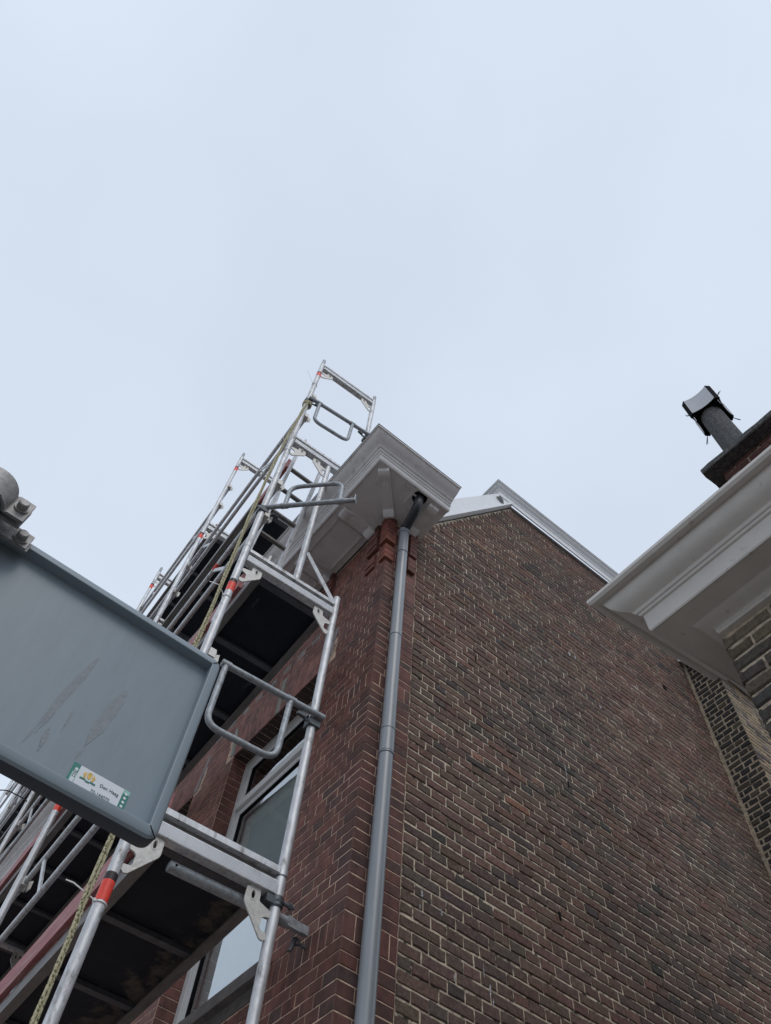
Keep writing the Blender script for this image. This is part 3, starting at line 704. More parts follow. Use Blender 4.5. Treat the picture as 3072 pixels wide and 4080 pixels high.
lprof = [(-0.01, E0), (0.016, E0), (0.020, E0 + 0.006), (0.020, E0 + 0.026), (0.030, E0 + 0.030), (0.052, E0 + 0.036), (0.066, E0 + 0.048), (0.072, E0 + 0.052), (0.160, E0 + 0.052), (0.166, E0 + 0.048), (0.170, E0 + 0.054),
         (0.172, E0 + 0.140), (0.180, E0 + 0.143), (0.184, E0 + 0.152), (0.190, E0 + 0.154), (0.196, E0 + 0.166), (0.206, E0 + 0.172), (0.226, E0 + 0.182), (0.246, E0 + 0.200), (0.256, E0 + 0.222), (0.259, E0 + 0.232),
         (0.262, E0 + 0.234), (0.262, E0 + 0.240), (0.276, E0 + 0.236), (0.290, E0 + 0.240), (0.300, E0 + 0.252), (0.300, E0 + 0.268), (0.288, E0 + 0.278), (0.0, E0 + 0.30), (-0.01, E0 + 0.30)]
lc = fix_normals(MB().sweep([(LX, -7.0), (LX, LY - 0.028), (0.56, LY - 0.061)], lprof).build('eaves_cornice', M_WHITE2, low, smooth=26)); lc['label'] = 'aged white moulded eaves running to the right edge'
eb = MB(); eb.box((0.53, LY - 0.05, 3.945), (0.62, LY + 0.07, 4.18)); eb.build('end_block', M_WHITE2, lc)
lr = MB(); lr.prism([(0.0, -1.80, 4.24), (1.9, -1.80, 6.15), (3.8, -1.80, 4.24)], (0, -1, 0), 5.2); fix_normals(lr.build('roof', M_ROOF, low))
# chimney
sx0, sy0 = 1.458, -1.97
ck = MB(); ck.box((sx0 + 0.008, -2.90, 4.6), (1.93, sy0 - 0.008, 6.765)); chim = ck.build('chimney', M_MORTW, low); chim['label'] = 'sooty chimney with pot and wind cowl'
BC = Bricks(); rc = random.Random(77); z = 6.0; i = 0
CF = Face((sx0, sy0, 0), (0, -1, 0), (0, 0, 1), (-1, 0, 0)); CG = Face((sx0, sy0, 0), (1, 0, 0), (0, 0, 1), (0, 1, 0))
while z < 6.74:
    js = runs(0.0, 0.93, 0.2, 0.0 if i % 2 else 0.1)
    for u0, u1 in zip(js, js[1:]): BC.add([brick_geo(CF, rectq(u0 + 0.006, u1 - 0.006, z + 0.006, z + 0.055), rc.gauss(0, 0.002), 0.004, 0.0018, 0.012, rc)], jcol((0.115, 0.056, 0.050), 0.25, rc))
    js = runs(0.0, 0.47, 0.2, 0.1 if i % 2 else 0.0)
    for u0, u1 in zip(js, js[1:]): BC.add([brick_geo(CG, rectq(u0 + 0.006, u1 - 0.006, z + 0.006, z + 0.055), rc.gauss(0, 0.002), 0.004, 0.0018, 0.012, rc)], jcol((0.115, 0.056, 0.050), 0.25, rc))
    z += 0.0612; i += 1
BC.emit(chim, M_BRICK, 40)
def rough_slab(x0, x1, y0, y1, z0, z1, name, m, parent, n=14, a=0.006):
    b = MB(); rg = random.Random(9)
    ring = []
    for (p, q) in (((x0, y0), (x1, y0)), ((x1, y0), (x1, y1)), ((x1, y1), (x0, y1)), ((x0, y1), (x0, y0))):
        for k in range(n): ring.append((p[0] + (q[0] - p[0]) * k / n + rg.gauss(0, a * 0.4), p[1] + (q[1] - p[1]) * k / n + rg.gauss(0, a * 0.4)))
    k = len(ring); vs = []
    for zz_, ins in ((z0, 0.008), (z0 + 0.008, 0.0), (z1 - 0.012, 0.0), (z1, 0.012)):
        for (x, y) in ring:
            cx, cy = (x0 + x1) / 2, (y0 + y1) / 2; l_ = math.hypot(x - cx, y - cy)
            vs.append((x - (x - cx) / l_ * ins, y - (y - cy) / l_ * ins, zz_ + rg.gauss(0, a * 0.35)))
    fs = [tuple(range(k - 1, -1, -1)), tuple(range(3 * k, 4 * k))] + [(j * k + i, j * k + (i + 1) % k, (j + 1) * k + (i + 1) % k, (j + 1) * k + i) for j in range(3) for i in range(k)]
    b.add(vs, fs); return fix_normals(b.build(name, m, parent))
rough_slab(1.35, 2.04, -3.0, -1.885, 6.769, 6.835, 'capping_slab', M_SLAB, chim)
PX, PY = 1.66, -2.135
MB().tube([(PX, PY, 6.83), (PX, PY, 7.40), (PX, PY, 7.95)], 0.09, 28, rs=[0.098, 0.094, 0.089]).build('chimney_pot', M_POT, chim, smooth=40)
# four-sided wind cowl: concave plates held by black corner angles
a0, zc0, zc1, hw = rad(8), 7.89, 8.16, 0.150
for k in range(4):
    a = a0 + k * math.pi / 2; ex = Vector((-math.cos(a), -math.sin(a), 0)); ey = Vector((-ex.y, ex.x, 0)); c = Vector((PX, PY, 0))
    n = 8; vs = []
    for j in range(n + 1):
        t = -1 + 2 * j / n; dd = 0.134 - 0.013 * (1 - t * t); up_ = 0.012 * (1 - t * t)
        for (zz_, th) in ((zc0 - up_ * 0.4, 0), (zc1 - up_, 0), (zc1 - up_, 0.004), (zc0 - up_ * 0.4, 0.004)):
            vs.append(c + ex * (dd - th) + ey * (t * 0.1045) + Vector((0, 0, zz_)))
    b = MB(); fs = [(j * 4 + q, j * 4 + (q + 1) % 4, j * 4 + 4 + (q + 1) % 4, j * 4 + 4 + q) for j in range(n) for q in range(4)] + [(0, 1, 2, 3), (n * 4 + 3, n * 4 + 2, n * 4 + 1, n * 4)]
    b.add(vs, fs); fix_normals(b.build('cowl_plate', M_ZINC, chim, smooth=30))
    co = c + ex * 0.121 + ey * 0.121; f1_, f2_ = c + ex * 0.136 + ey * 0.105, c + ex * 0.105 + ey * 0.136
    b = MB(); b.prism([f1_ + Vector((0, 0, zc0 - 0.012)), f2_ + Vector((0, 0, zc0 - 0.012)), f2_ + Vector((0, 0, zc1 + 0.006)), f1_ + Vector((0, 0, zc1 + 0.006))], -(ex + ey).normalized(), 0.02)
    b.bar(co + Vector((0, 0, zc0)), c + Vector((0, 0, zc0)), 0.02, 0.004); fix_normals(b.build('cowl_frame', M_BLACK, chim))
    b = MB(); rg = random.Random(k)
    for q in range(2): b.tube([co + Vector((0, 0, zc0)), co + (ex + ey) * (0.03 + 0.02 * rg.random()) + Vector((rg.uniform(-.01, .01), rg.uniform(-.01, .01), zc0 - 0.02 - 0.02 * rg.random()))], 0.0028, 6)
    b.build('wire_end', M_DARKST, chim)
b = MB(); b.tube([(PX, PY, zc0 + 0.004), (PX, PY, zc1 - 0.016)], 0.116, 20); b.build('cowl_core', M_BLACK, chim)

# ================================================================== SCAFFOLD
scf = empty('scaffold', 'aluminium frame scaffold with dark decks standing against the red front wall', 'scaffold')
SK = Vector((0.0425, 1.0, 0)).normalized(); SX = Vector((SK.y, -SK.x, 0))            # along the wall, towards the wall
O0 = Vector((-0.926, 0.224, 0)); BAY = 2.45; FWD = 0.704; INS = 0.383
LV = [1.84, 3.86, 5.885, 7.745, 9.66, 11.5]
def S(i_, x=0.0, y=0.0, z=0.0): return O0 + SK * (BAY * i_ + y) + SX * x + Vector((0, 0, z))
NF = 5; RT_ = 0.0242
gout = [(0.135, 0), (0.085, 0), (0.083, -0.052), (0.078, -0.058), (0.0235, -0.076), (0.0235, -0.104), (0.046, -0.108), (0.058, -0.118), (0.060, -0.158), (0.052, -0.170), (0.0235, -0.174), (0.0235, -0.198), (0.034, -0.208), (0.050, -0.204), (0.147, -0.086), (0.152, -0.072), (0.150, -0.012)]
GUS = plate('gusset_plate', gout, [ell(0.116, -0.040, 0.0095, 0.019)], 0.006, M_CAST)
GRIM = plate('slot_rim', ell(0.116, -0.040, 0.0155, 0.025), [ell(0.116, -0.040, 0.011, 0.0205)], 0.009, M_CAST)
CLP = MB(); CLP.box((0.018, -0.030, -0.03), (0.055, 0.030, 0.03)); CLP.box((0.05, -0.018, -0.05), (0.062, 0.018, 0.028)); CLP.prism([(0.062, -0.006, 0.02), (0.085, -0.006, 0.035), (0.088, -0.006, -0.02), (0.07, -0.006, -0.055)], (0, 1, 0), 0.012)
CLP.tube([(0.03, 0.028, 0), (0.03, 0.048, 0)], 0.010, 6)
CLPM = CLP.mesh('rail_wedge', M_CAST)
def standard(i_, x, z0, z1, bands=(), lower_joint=True):
    p = MB(); p.tube([S(i_, x, 0, z0), S(i_, x, 0, z1)], RT_, 22)
    o = p.build('standard', M_ALU, scf, smooth=40)
    for zb in bands:
        MB().tube([S(i_, x, 0, zb), S(i_, x, 0, zb + 0.085)], RT_ + 0.0009, 22, cap=False).build('tape_band', M_TAPE, o, smooth=40)
        MB().tube([S(i_, x, 0, zb + 0.0851), S(i_, x, 0, zb + 0.118)], RT_ + 0.0008, 22, cap=False).build('tape_print', M_TAPEB, o, smooth=40)
    return o
def spigot(i_, x, z0): MB().tube([S(i_, x, 0, z0), S(i_, x, 0, z0 + 0.13), S(i_, x, 0, z0 + 0.145)], 0.019, 18, rs=[0.019, 0.019, 0.013]).build('spigot', M_GALV, scf, smooth=40)
TR_RIB = MB()
def transom(i_, x0, x1, L, ribbed=True):
    b = MB(); yw = 0.026
    a = S(i_, x0, -yw, L - 0.112)
    b.obox(a, SX * (x1 - x0), SK * 0.052, Vector((0, 0, 0.062)))
    o = b.build('transom', M_ALU, scf)
    rb_ = MB()
    for k in range(8): rb_.obox(S(i_, x0 + 0.004, -yw - 0.0022, L - 0.108 + k * 0.0072), SX * (x1 - x0 - 0.008), SK * 0.002, Vector((0, 0, 0.0036)))
    rb_.build('rib', M_RIB, o)
    t = MB(); t.obox(S(i_, x0, -0.022, L - 0.006), SX * (x1 - x0), SK * 0.044, Vector((0, 0, 0.030))); t.build('upper_rail', M_ALU, o)
    t = MB(); t.obox(S(i_, x0, 0.010, L - 0.050), SX * (x1 - x0), SK * 0.010, Vector((0, 0, 0.044))); t.build('web', M_BEAM, o)  # darker metal paints the shade of the gap between the rails
    for k in range(4):
        c = S(i_, x0 + (x1 - x0) * (0.2 + 0.2 * k), 0, L - 0.112); MB().tube([c - Vector((0, 0, 0.0025)), c + Vector((0, 0, 0.001))], 0.0105, 12).build('rivet', M_CAST, o)
    return o
def gusset(i_, x, L, sgn):
    m_ = frame(S(i_, x, -0.006, L - 0.112), SX * sgn, (0, 0, 1)); o = place(GUS, 'gusset_plate', scf, m_); q = link('slot_rim', GRIM, o); return o
BND = {1: 3.40, 2: 5.42, 3: 7.32, 4: 9.30, 5: 11.10}
for i in range(NF):
    top = 4 if i == 0 else 5
    for k in range(1, top + 1):
        z0 = 0.0 if k == 1 else LV[k - 1] + 0.042; z1 = LV[k] + 0.038
        if k == top: z1 = LV[k] + 0.03
        standard(i, 0.0, z0, z1, (BND[k],) if k != 3 else ())
    for k in range(2, top + 1): MB().tube([S(i, 0, 0, LV[k - 1] + 0.038), S(i, 0, 0, LV[k - 1] + 0.042)], 0.0215, 18, cap=False).build('joint_ring', M_DARKST, scf)
    spigot(i, 0.0, LV[top] + 0.03)
    # inner legs: full width low down, set back past the cornice, full width on top
    standard(i, FWD, 0.0, LV[1] - 0.015); MB().tube([S(i, FWD, 0, LV[1] - 0.016), S(i, FWD, 0, LV[1] - 0.008)], 0.0255, 18).build('joint_ring', M_DARKST, scf)
    standard(i, FWD, LV[1] - 0.008, LV[2] + 0.10)
    standard(i, INS, LV[2] + 0.018, LV[3] - 0.105)
    standard(i, FWD - 0.03, LV[3] + 0.02, LV[top] + 0.03); spigot(i, FWD - 0.03, LV[top] + 0.03)
    st_ = MB(); st_.bar(S(i, INS + 0.024, 0, LV[2] + 0.40), S(i, FWD - 0.022, 0, LV[2] + 0.04), 0.036, 0.006, up=SX.cross(Vector((0, 0, 1)))); st_.build('strut', M_ALU, scf)
    for k in range(1, top + 1):
        hi = FWD - 0.024 if k < 3 else FWD - 0.054
        transom(i, 0.024, hi, LV[k]); gusset(i, 0.0, LV[k], 1)
        gusset(i, FWD if k < 3 else (INS if k == 3 else FWD - 0.03), LV[k], -1)
        if k < top or i:
            for dz in (0.50, 1.0):
                if k <= 4 and LV[k] + dz < LV[top]: place(CLPM, 'rail_wedge', scf, frame(S(i, 0, 0, LV[k] + dz), SX, SK))
# decks
def deck(i_, k, x0, x1, y0=0.035, y1=BAY - 0.035, n=4):
    L = LV[k]
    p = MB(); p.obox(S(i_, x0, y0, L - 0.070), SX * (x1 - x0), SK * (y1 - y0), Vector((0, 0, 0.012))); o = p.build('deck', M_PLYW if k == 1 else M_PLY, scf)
    for x in (x0 - 0.022, x1 - 0.012):
        b = MB(); b.obox(S(i_, x, y0 + 0.001, L - 0.110), SX * 0.034, SK * (y1 - y0 - 0.002), Vector((0, 0, 0.085))); b.obox(S(i_, x + (0.034 if x < x0 else -0.016), y0 + 0.002, L - 0.110), SX * 0.016, SK * (y1 - y0 - 0.004), Vector((0, 0, 0.004)))
        b.build('edge_beam', M_BEAM, o)
    for j in range(n + 1):
        y = y0 + (y1 - y0 - 0.05) * j / n
        b = MB(); b.obox(S(i_, x0 + 0.0125, y, L - 0.094), SX * (x1 - x0 - 0.025), SK * 0.045, Vector((0, 0, 0.0235))); b.build('crossbar', M_DECKBAR, o)
    return o
M_DECKBAR = mat('dark_deck_bar', (0.085, 0.09, 0.10), 0.55, 0.3, var=0.3, vscale=20)
dk0 = None
for i in range(NF - 1):
    for k in (1, 2, 3, 4):
        if i == 0 and k == 4: continue
        x0, x1 = (0.150, 0.650) if k < 3 else (0.085, 0.530)
        o = deck(i, k, x0, x1, 0.70 if (i == 0 and k == 3) else 0.055, n=3 if (i == 0 and k == 3) else 4)
        if i == 0 and k == 2: dk0 = o
        ty0 = 0.26 if (i == 0 and k > 1) else 0.03
        t = MB(); t.obox(S(i, 0.100, ty0, LV[k] - 0.005), SX * 0.030, SK * (BAY - 0.03 - ty0), Vector((0, 0, 0.15))); t.build('toe_board', M_TOE, scf)
        for dz in (0.50, 1.0):
            if LV[k] + dz > 11.4: continue
            a, b = S(i, 0.040, 0.0, LV[k] + dz), S(i, 0.040, BAY, LV[k] + dz)
            rl_ = MB(); rl_.tube([a, b], 0.0185, 14); ro = rl_.build('guard_rail', M_ALU, scf, smooth=40)
            if dz == 0.5:
                for y in (0.55, BAY - 0.75):
                    q = MB(); q.bar(S(i, 0.040, y, LV[k] + 0.512), S(i, 0.040, y + 0.42, LV[k] + 0.988), 0.012, 0.030, up=SK); q.build('brace', M_ALU, ro)
            if (i + k) % 2 == 0 and dz == 1.0:
                MB().tube([S(i, 0.04, 0.9, LV[k] + dz), S(i, 0.04, 0.97, LV[k] + dz)], 0.0193, 14, cap=False).build('tape_band', M_TAPE, ro, smooth=40)
for (yy, xx, sz) in ((0.95, 0.56, 0.055), (0.30, 0.24, 0.035)):
    place(text('Layher', sz, M_PRINT), 'deck_print', dk0, frame(S(0, xx, yy, LV[2] - 0.0712), -SK, SX))
# end guards: bar with a U-shaped loop
def hoop(a, b, fr0, fr1, dn, r_=0.0185, rr=0.085):
    a, b, dn = Vector(a), Vector(b), Vector(dn); p = lambda t: a + (b - a) * t
    m_ = MB(); m_.tube([a, b], r_, 16)
    o = m_.build('end_guard', M_GALV, scf, smooth=40)
    ia, ib = p(fr0), p(fr1); inw = (ib - ia) * 0.02
    l_ = MB(); l_.tube(fillet([ia, ia + dn + inw * 0, ib + dn - inw, ib], rr, 7), 0.0168, 16); l_.build('loop', M_GALV, o, smooth=40)
    for q in (ia, ib):
        e_ = (b - a).normalized(); s = MB(); s.tube([q - e_ * 0.026, q + e_ * 0.026], r_ + 0.004, 14); s.build('socket', M_GALV, o, smooth=40)
    return o
h1 = hoop(S(0, 0.125, -0.045, 4.81), S(0, 0.745, -0.045, 4.835), 0.0, 0.655, (0.0, 0, -0.435))
h3 = hoop(S(0, -0.01, -0.045, 8.60), S(0, 0.67, -0.045, 8.69), 0.17, 0.72, (0.0, 0, -0.42))
h2 = hoop((-0.958, 0.235, 6.45), (-0.455, -0.225, 6.53), 0.27, 0.84, (-0.005, -0.01, 0.27))
b = MB(); b.bar((-0.455, -0.226, 6.49), (-0.455, -0.226, 6.57), 0.05, 0.008, up=(0.74, -0.68, 0)); b.build('end_plate', M_GALV, h2)
def clampblk(i_, x, z, par, sgn=1):
    b = MB(); b.obox(S(i_, x - 0.034, -0.034, z - 0.026), SX * 0.068, SK * 0.062, Vector((0, 0, 0.052))); b.tube([S(i_, x - 0.04 * sgn, -0.02, z - 0.01), S(i_, x - 0.115 * sgn, -0.03, z - 0.004)], 0.0085, 8)
    b.obox(S(i_, x - 0.115 * sgn, -0.045, z - 0.018), SX * 0.05 * sgn, SK * 0.012, Vector((0, 0, 0.02))); fix_normals(b.build('half_coupler', M_DARKST, par))
clampblk(0, FWD, 4.79, h1); clampblk(0, FWD - 0.03, 8.64, h3); clampblk(0, 0.0, 6.42, h2, -1); clampblk(0, 0.0, 8.57, h3, -1)
# wall tie under the lowest deck
tt = MB(); tt.tube([S(0, 0.215, 0.050, 3.695), S(0, 0.80, 0.050, 3.705)], 0.0242, 22, cap=False); tt.tube([S(0, 0.216, 0.050, 3.695), S(0, 0.80, 0.050, 3.705)], 0.0205, 22, cap=True)
to = tt.build('tie_tube', M_GALV, scf, smooth=40)
fl_ = MB(); fl_.prism([S(0, 0.79, 0.028, 3.728), S(0, 0.85, 0.038, 3.725), S(0, 0.905, 0.045, 3.732), S(0, 0.905, 0.045, 3.690), S(0, 0.86, 0.038, 3.685), S(0, 0.79, 0.028, 3.682)], SK, 0.022); fix_normals(fl_.build('flattened_end', M_GALV, to))
MB().tube([S(0, 0.24, 0.0255, 3.696), S(0, 0.24, 0.030, 3.696)], 0.006, 10).build('drill_hole', M_BLACK, to)
cp = MB(); cp.tube([S(0, FWD, 0, 3.700), S(0, FWD, 0, 3.706), S(0, FWD, 0, 3.744), S(0, FWD, 0, 3.750)], 0.033, 22, rs=[0.028, 0.0315, 0.0315, 0.028])
cp.tube([S(0, FWD + 0.02, -0.020, 3.725), S(0, FWD + 0.075, -0.028, 3.722)], 0.0085, 8); cp.tube([S(0, FWD + 0.048, -0.024, 3.724), S(0, FWD + 0.062, -0.026, 3.723)], 0.0150, 6); cp.obox(S(0, FWD - 0.06, -0.022, 3.706), SX * 0.05, SK * 0.05, Vector((0, 0, 0.036)))
cpo = fix_normals(cp.build('tube_coupler', M_DARKST, scf, smooth=30))
place(text('LAYHER', 0.014, M_DARKST, 0.0012), 'coupler_lettering', cpo, frame(S(0, FWD - 0.024, -0.0318, 3.719), SX, (0, 0, 1)))
ey = MB(); ey.tube([(-0.05 + 0.018 * math.cos(2 * math.pi * k / 18), 0.275, 3.672 + 0.014 * math.sin(2 * math.pi * k / 18)) for k in range(19)], 0.0055, 10); ey.tube([(-0.033, 0.275, 3.668), (0.008, 0.27, 3.660)], 0.006, 10); ey.tube([(-0.055, 0.275, 3.675), (-0.075, 0.27, 3.615)], 0.008, 10)
ey.build('eye_bolt', M_DARKST, to, smooth=50)
# embossed maker's lettering on the two nearest plates
for (x, L, sgn) in ((0.0, LV[1], 1), (FWD, LV[1], -1)):
    me = text('Layher', 0.020, M_CAST, 0.0008)
    e1 = Vector((0.097, 0.118)).normalized(); dr = (SX * e1.x + Vector((0, 0, e1.y))) if sgn > 0 else (SX * e1.x - Vector((0, 0, e1.y)))
    upv = Vector((0, 0, 1)) * e1.x - SX * e1.y * (1 if sgn > 0 else -1)
    st0 = S(0, x + (0.062 if sgn > 0 else -0.130), -0.0102, L - 0.105 - (0.178 if sgn > 0 else 0.094))
    place(me, 'plate_lettering', scf, frame(st0, dr, upv))
# console pegs on the transoms
for (x, L) in ((0.155, LV[2]), (0.10, LV[3])):
    b = MB(); b.tube([S(0, x, 0.01, L + 0.018), S(0, x + 0.012, 0.01, L + 0.045), S(0, x + 0.018, 0.01, L + 0.12)], 0.011, 12, rs=[0.018, 0.012, 0.010]); b.build('peg', M_CAST, scf, smooth=50)
# cable ties
def tie(i_, z, tail, ring=RT_ + 0.002):
    c = S(i_, 0, 0, z); b = MB()
    b.tube([c + SX * ring * math.cos(2 * math.pi * k / 20) + SK * ring * math.sin(2 * math.pi * k / 20) + Vector((0, 0, 0.004 * math.sin(2 * math.pi * k / 20))) for k in range(21)], 0.0028, 8)
    s0 = c - SX * ring - SK * 0.01
    b.obox(s0 - Vector((0.006, 0.004, 0.005)), Vector((0.010, 0, 0)), Vector((0, 0.008, 0)), Vector((0, 0, 0.010)))
    pts = [s0] + [s0 + Vector(q) for q in tail]
    for p_, q_ in zip(pts, pts[1:]): b.bar(p_, q_, 0.0016, 0.0048)
    fix_normals(b.build('cable_tie', M_TIE, scf))
tie(0, 3.395, ((-0.055, -0.01, 0.005), (-0.10, -0.015, 0.012), (-0.132, -0.02, 0.006)))
tie(0, 5.36, ((-0.05, -0.02, 0.03), (-0.11, -0.01, 0.02))); tie(0, 7.45, ((-0.03, -0.03, 0.01), (-0.06, -0.05, 0.05)))
tie(0, 9.05, ((-0.05, -0.02, 0.03), (-0.11, -0.04, 0.10))); tie(1, 5.55, ((0.05, -0.05, -0.03), (0.10, -0.10, -0.06)))
tie(2, 6.0, ((-0.05, -0.02, 0.02), (-0.1, -0.03, 0.05)))

# ladder inside the end bay
lad = empty('ladder', 'narrow aluminium ladder leaning inside the end bay of the scaffold', 'ladder')
lt, lbm = Vector((0, 0.385, 7.86)), Vector((0, 0.80, 5.84))
for x in (-0.790, -0.530):
    b = MB(); b.bar(lbm + Vector((x, 0, 0)), lt + Vector((x, 0, 0)), 0.024, 0.050, up=(0, 1, 0)); b.build('stile', M_ALU, lad)
for k in range(7):
    t = (k + 0.42) / 7.2; p = lbm.lerp(lt, t); b = MB(); b.bar(p + Vector((-0.7775, 0, 0)), p + Vector((-0.5425, 0, 0)), 0.030, 0.026); b.build('rung', M_BEAM, lad)

# rope
rp = [(-0.990, 0.185, 0.02), (-0.989, 0.18, 2.944), (-0.996, 0.18, 3.396), (-0.996, 0.18, 4.10), (-0.995, 0.18, 4.852), (-0.996, 0.18, 5.451), (-1.004, 0.18, 6.156), (-0.999, 0.18, 6.841), (-0.985, 0.18, 7.47), (-0.950, 0.185, 8.20), (-0.928, 0.19, 8.52)]
def smoothpts(pts, n=10):
    pts = [Vector(p) for p in pts]; out = []
    for k in range(len(pts) - 1):
        p0_, p1_, p2_, p3_ = pts[max(k - 1, 0)], pts[k], pts[k + 1], pts[min(k + 2, len(pts) - 1)]
        for j in range(n):
            t = j / n; out.append(0.5 * ((2 * p1_) + (p2_ - p0_) * t + (2 * p0_ - 5 * p1_ + 4 * p2_ - p3_) * t * t + (3 * p1_ - p0_ - 3 * p2_ + p3_) * t ** 3))
    out.append(pts[-1]); return out
rope = empty('rope', 'doubled yellow green braided rope hanging beside the outer scaffold pole', 'rope')
rr_ = random.Random(2); base = smoothpts(rp, 24)
for sgn in (-1, 1):
    pts = [p + Vector((sgn * 0.0062 * (1 if p.z < 8.3 else 0.5) + 0.002 * math.sin(p.z * 9 + sgn), 0.003 * sgn + 0.002 * math.sin(p.z * 7), 0)) for p in base]
    rs_ = [0.0064 + 0.0004 * math.sin(k * 2.4) for k in range(len(pts))]
    MB().tube(pts, 0.009, 10, rs=rs_).build('strand', M_ROPE, rope, smooth=60)
kn = MB()
for k in range(3): kn.tube([S(0, 0.008 + 0.036 * math.cos(a), 0.036 * math.sin(a), 8.50 + 0.02 * k + 0.006 * math.sin(a * 2 + k)) for a in [2 * math.pi * j / 18 for j in range(19)]], 0.0085, 8)
kn.build('knot', M_ROPE, rope, smooth=60)
# thin black cable crossing to the far poles
cb = MB().tube(smoothpts([(-1.9, 9.0, 9.2), (-1.45, 6.2, 7.35), (-1.06, 5.13, 7.10), (-0.852, 5.1, 7.147), (-0.735, 5.1, 7.14)], 8), 0.006, 8).build('black_cable', M_CABLE, smooth=60); tag(cb, 'thin black cable tied to a far scaffold pole at the left edge', 'cable')

# ================================================================== STREET SIGN seen from behind
sg = empty('street_sign', 'blue grey metal sign seen from behind, clamped to a pole', 'sign')
YL = -1.476; XR, XL, ZT, ZB = -1.340, -2.56, 2.888, 2.438
def rrect(ins, rr, y, n=6):
    out = []; x0, x1, z0, z1 = XL + ins, XR - ins, ZB + ins, ZT - ins
    for (cx, cz, a) in ((x1 - rr, z0 + rr, -90), (x1 - rr, z1 - rr, 0), (x0 + rr, z1 - rr, 90), (x0 + rr, z0 + rr, 180)):
        for k in range(n + 1):
            t = rad(a + 90 * k / n); out.append((cx + rr * math.cos(t), y, cz + rr * math.sin(t)))
    return out
loops = [rrect(0.0225, 0.0012, YL + 0.0245), rrect(0.0225, 0.0012, YL + 0.0008), rrect(0.021, 0.002, YL), rrect(0.011, 0.012, YL + 0.0006), rrect(0.0055, 0.017, YL + 0.003), rrect(0.002, 0.020, YL + 0.008), rrect(0.0, 0.022, YL + 0.016), rrect(0.0, 0.022, YL + 0.034)]
k = len(loops[0]); rim = MB(); rim.add([p for l_ in loops for p in l_], [(j * k + i, j * k + (i + 1) % k, (j + 1) * k + (i + 1) % k, (j + 1) * k + i) for j in range(len(loops) - 1) for i in range(k)])
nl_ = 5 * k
rimo = MB(); rimo.add(rim.v[:6 * k], rim.f[:nl_]); rimo = fix_normals(rimo.build('rim', M_SIGNR, sg, smooth=30)); rimo['label'] = 'folded rim of the sign'
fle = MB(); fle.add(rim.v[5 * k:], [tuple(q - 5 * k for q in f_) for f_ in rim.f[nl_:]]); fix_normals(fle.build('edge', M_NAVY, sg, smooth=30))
pn = MB(); pn.prism([(x, YL + 0.024, z) for x, y, z in rrect(0.0015, 0.021, 0)], (0, 1, 0), 0.009); pan = fix_normals(pn.build('panel', M_SIGN, sg))
for (xa, za, xb, zb) in ((XR - 0.0215, ZB + 0.0215, XR - 0.005, ZB + 0.003), (XR - 0.0215, ZT - 0.0215, XR - 0.005, ZT - 0.003)):
    b = MB(); b.bar((xa, YL - 0.0003, za), (xb, YL + 0.0004, zb), 0.0012, 0.0012); b.build('rim_seam', M_BLACK, rimo)
# dried drips running down the back
def drip(pts, seed):
    b = MB(); b.prism([(x, YL + 0.0239 - 0.00012 * seed, z) for x, z in pts], (0, -1, 0), 0.0004); fix_normals(b.build('drip', M_SMEAR, pan))
def streak(x0, z0, x1, z1, wd, seed):
    g_ = random.Random(seed); n = 12; L_, R__ = [], []
    for k_ in range(n + 1):
        t = k_ / n; x, z_ = x0 + (x1 - x0) * t, z0 + (z1 - z0) * t; h_ = wd * (math.sin(math.pi * min(1, t * 1.15 + 0.05)) ** 0.7 if t < 0.86 else 0.35 * (1 - t) / 0.14 + 0.05)
        L_.append((x - h_ * g_.uniform(0.8, 1.15), z_)); R__.append((x + h_ * g_.uniform(0.8, 1.15), z_))
    drip(L_ + R__[::-1], seed)
for (q, wd, sd_) in ((((-1.566, 2.738), (-1.602, 2.498)), 0.0075, 1), (((-1.491, 2.702), (-1.516, 2.520)), 0.0115, 2), (((-1.583, 2.585), (-1.593, 2.524)), 0.0022, 3), (((-1.557, 2.604), (-1.558, 2.552)), 0.0012, 4), (((-1.577, 2.546), (-1.574, 2.497)), 0.004, 5)):
    streak(*q[0], *q[1], wd, sd_)
# sticker
sk = MB(); y_ = YL + 0.0236
def sq(x0, x1, z0, z1, m_, name, par, off):
    b = MB(); b.obox((x0, y_ - off, z0), Vector((x1 - x0, 0, 0)), Vector((0, 0.00018, 0)), Vector((0, 0, z1 - z0))); return b.build(name, m_, par)
SX0, SX1, SZ0, SZ1 = -1.514, -1.407, 2.4775, 2.514
stk = sq(SX0, SX1, SZ0 - 0.012, SZ1, M_STWHITE, 'sticker', sg, 0.0); stk['label'] = 'white and green municipal sticker with a crest'
sq(SX0, SX0 + 0.013, SZ1 - 0.017, SZ1, M_STGREEN, 'sticker_field', stk, 0.0003); sq(SX0, SX0 + 0.004, SZ0 - 0.012, SZ1 - 0.0171, M_STGREEN, 'sticker_field', stk, 0.0003); sq(SX0 + 0.0041, SX0 + 0.013, SZ0 - 0.012, SZ1 - 0.0171, M_STMINT, 'sticker_field', stk, 0.0003)
sq(SX1 - 0.012, SX1, SZ1 - 0.008, SZ1, M_STMINT, 'sticker_field', stk, 0.0003); sq(SX1 - 0.012, SX1, SZ0 - 0.012, SZ1 - 0.0081, M_STGREEN, 'sticker_field', stk, 0.0003)
b = MB(); b.prism([(SX0 + 0.0085 + x, y_ - 0.0005, SZ1 - 0.021 + z_) for x, z_ in ([(0.0028 * math.cos(t), 0.010 + 0.0028 * math.sin(t)) for t in [math.pi * j / 8 for j in range(9)]] + [(-0.0028, -0.02), (0.0028, -0.02)])], (0, -1, 0), 0.0002); fix_normals(b.build('sticker_tab', M_STWHITE, stk))
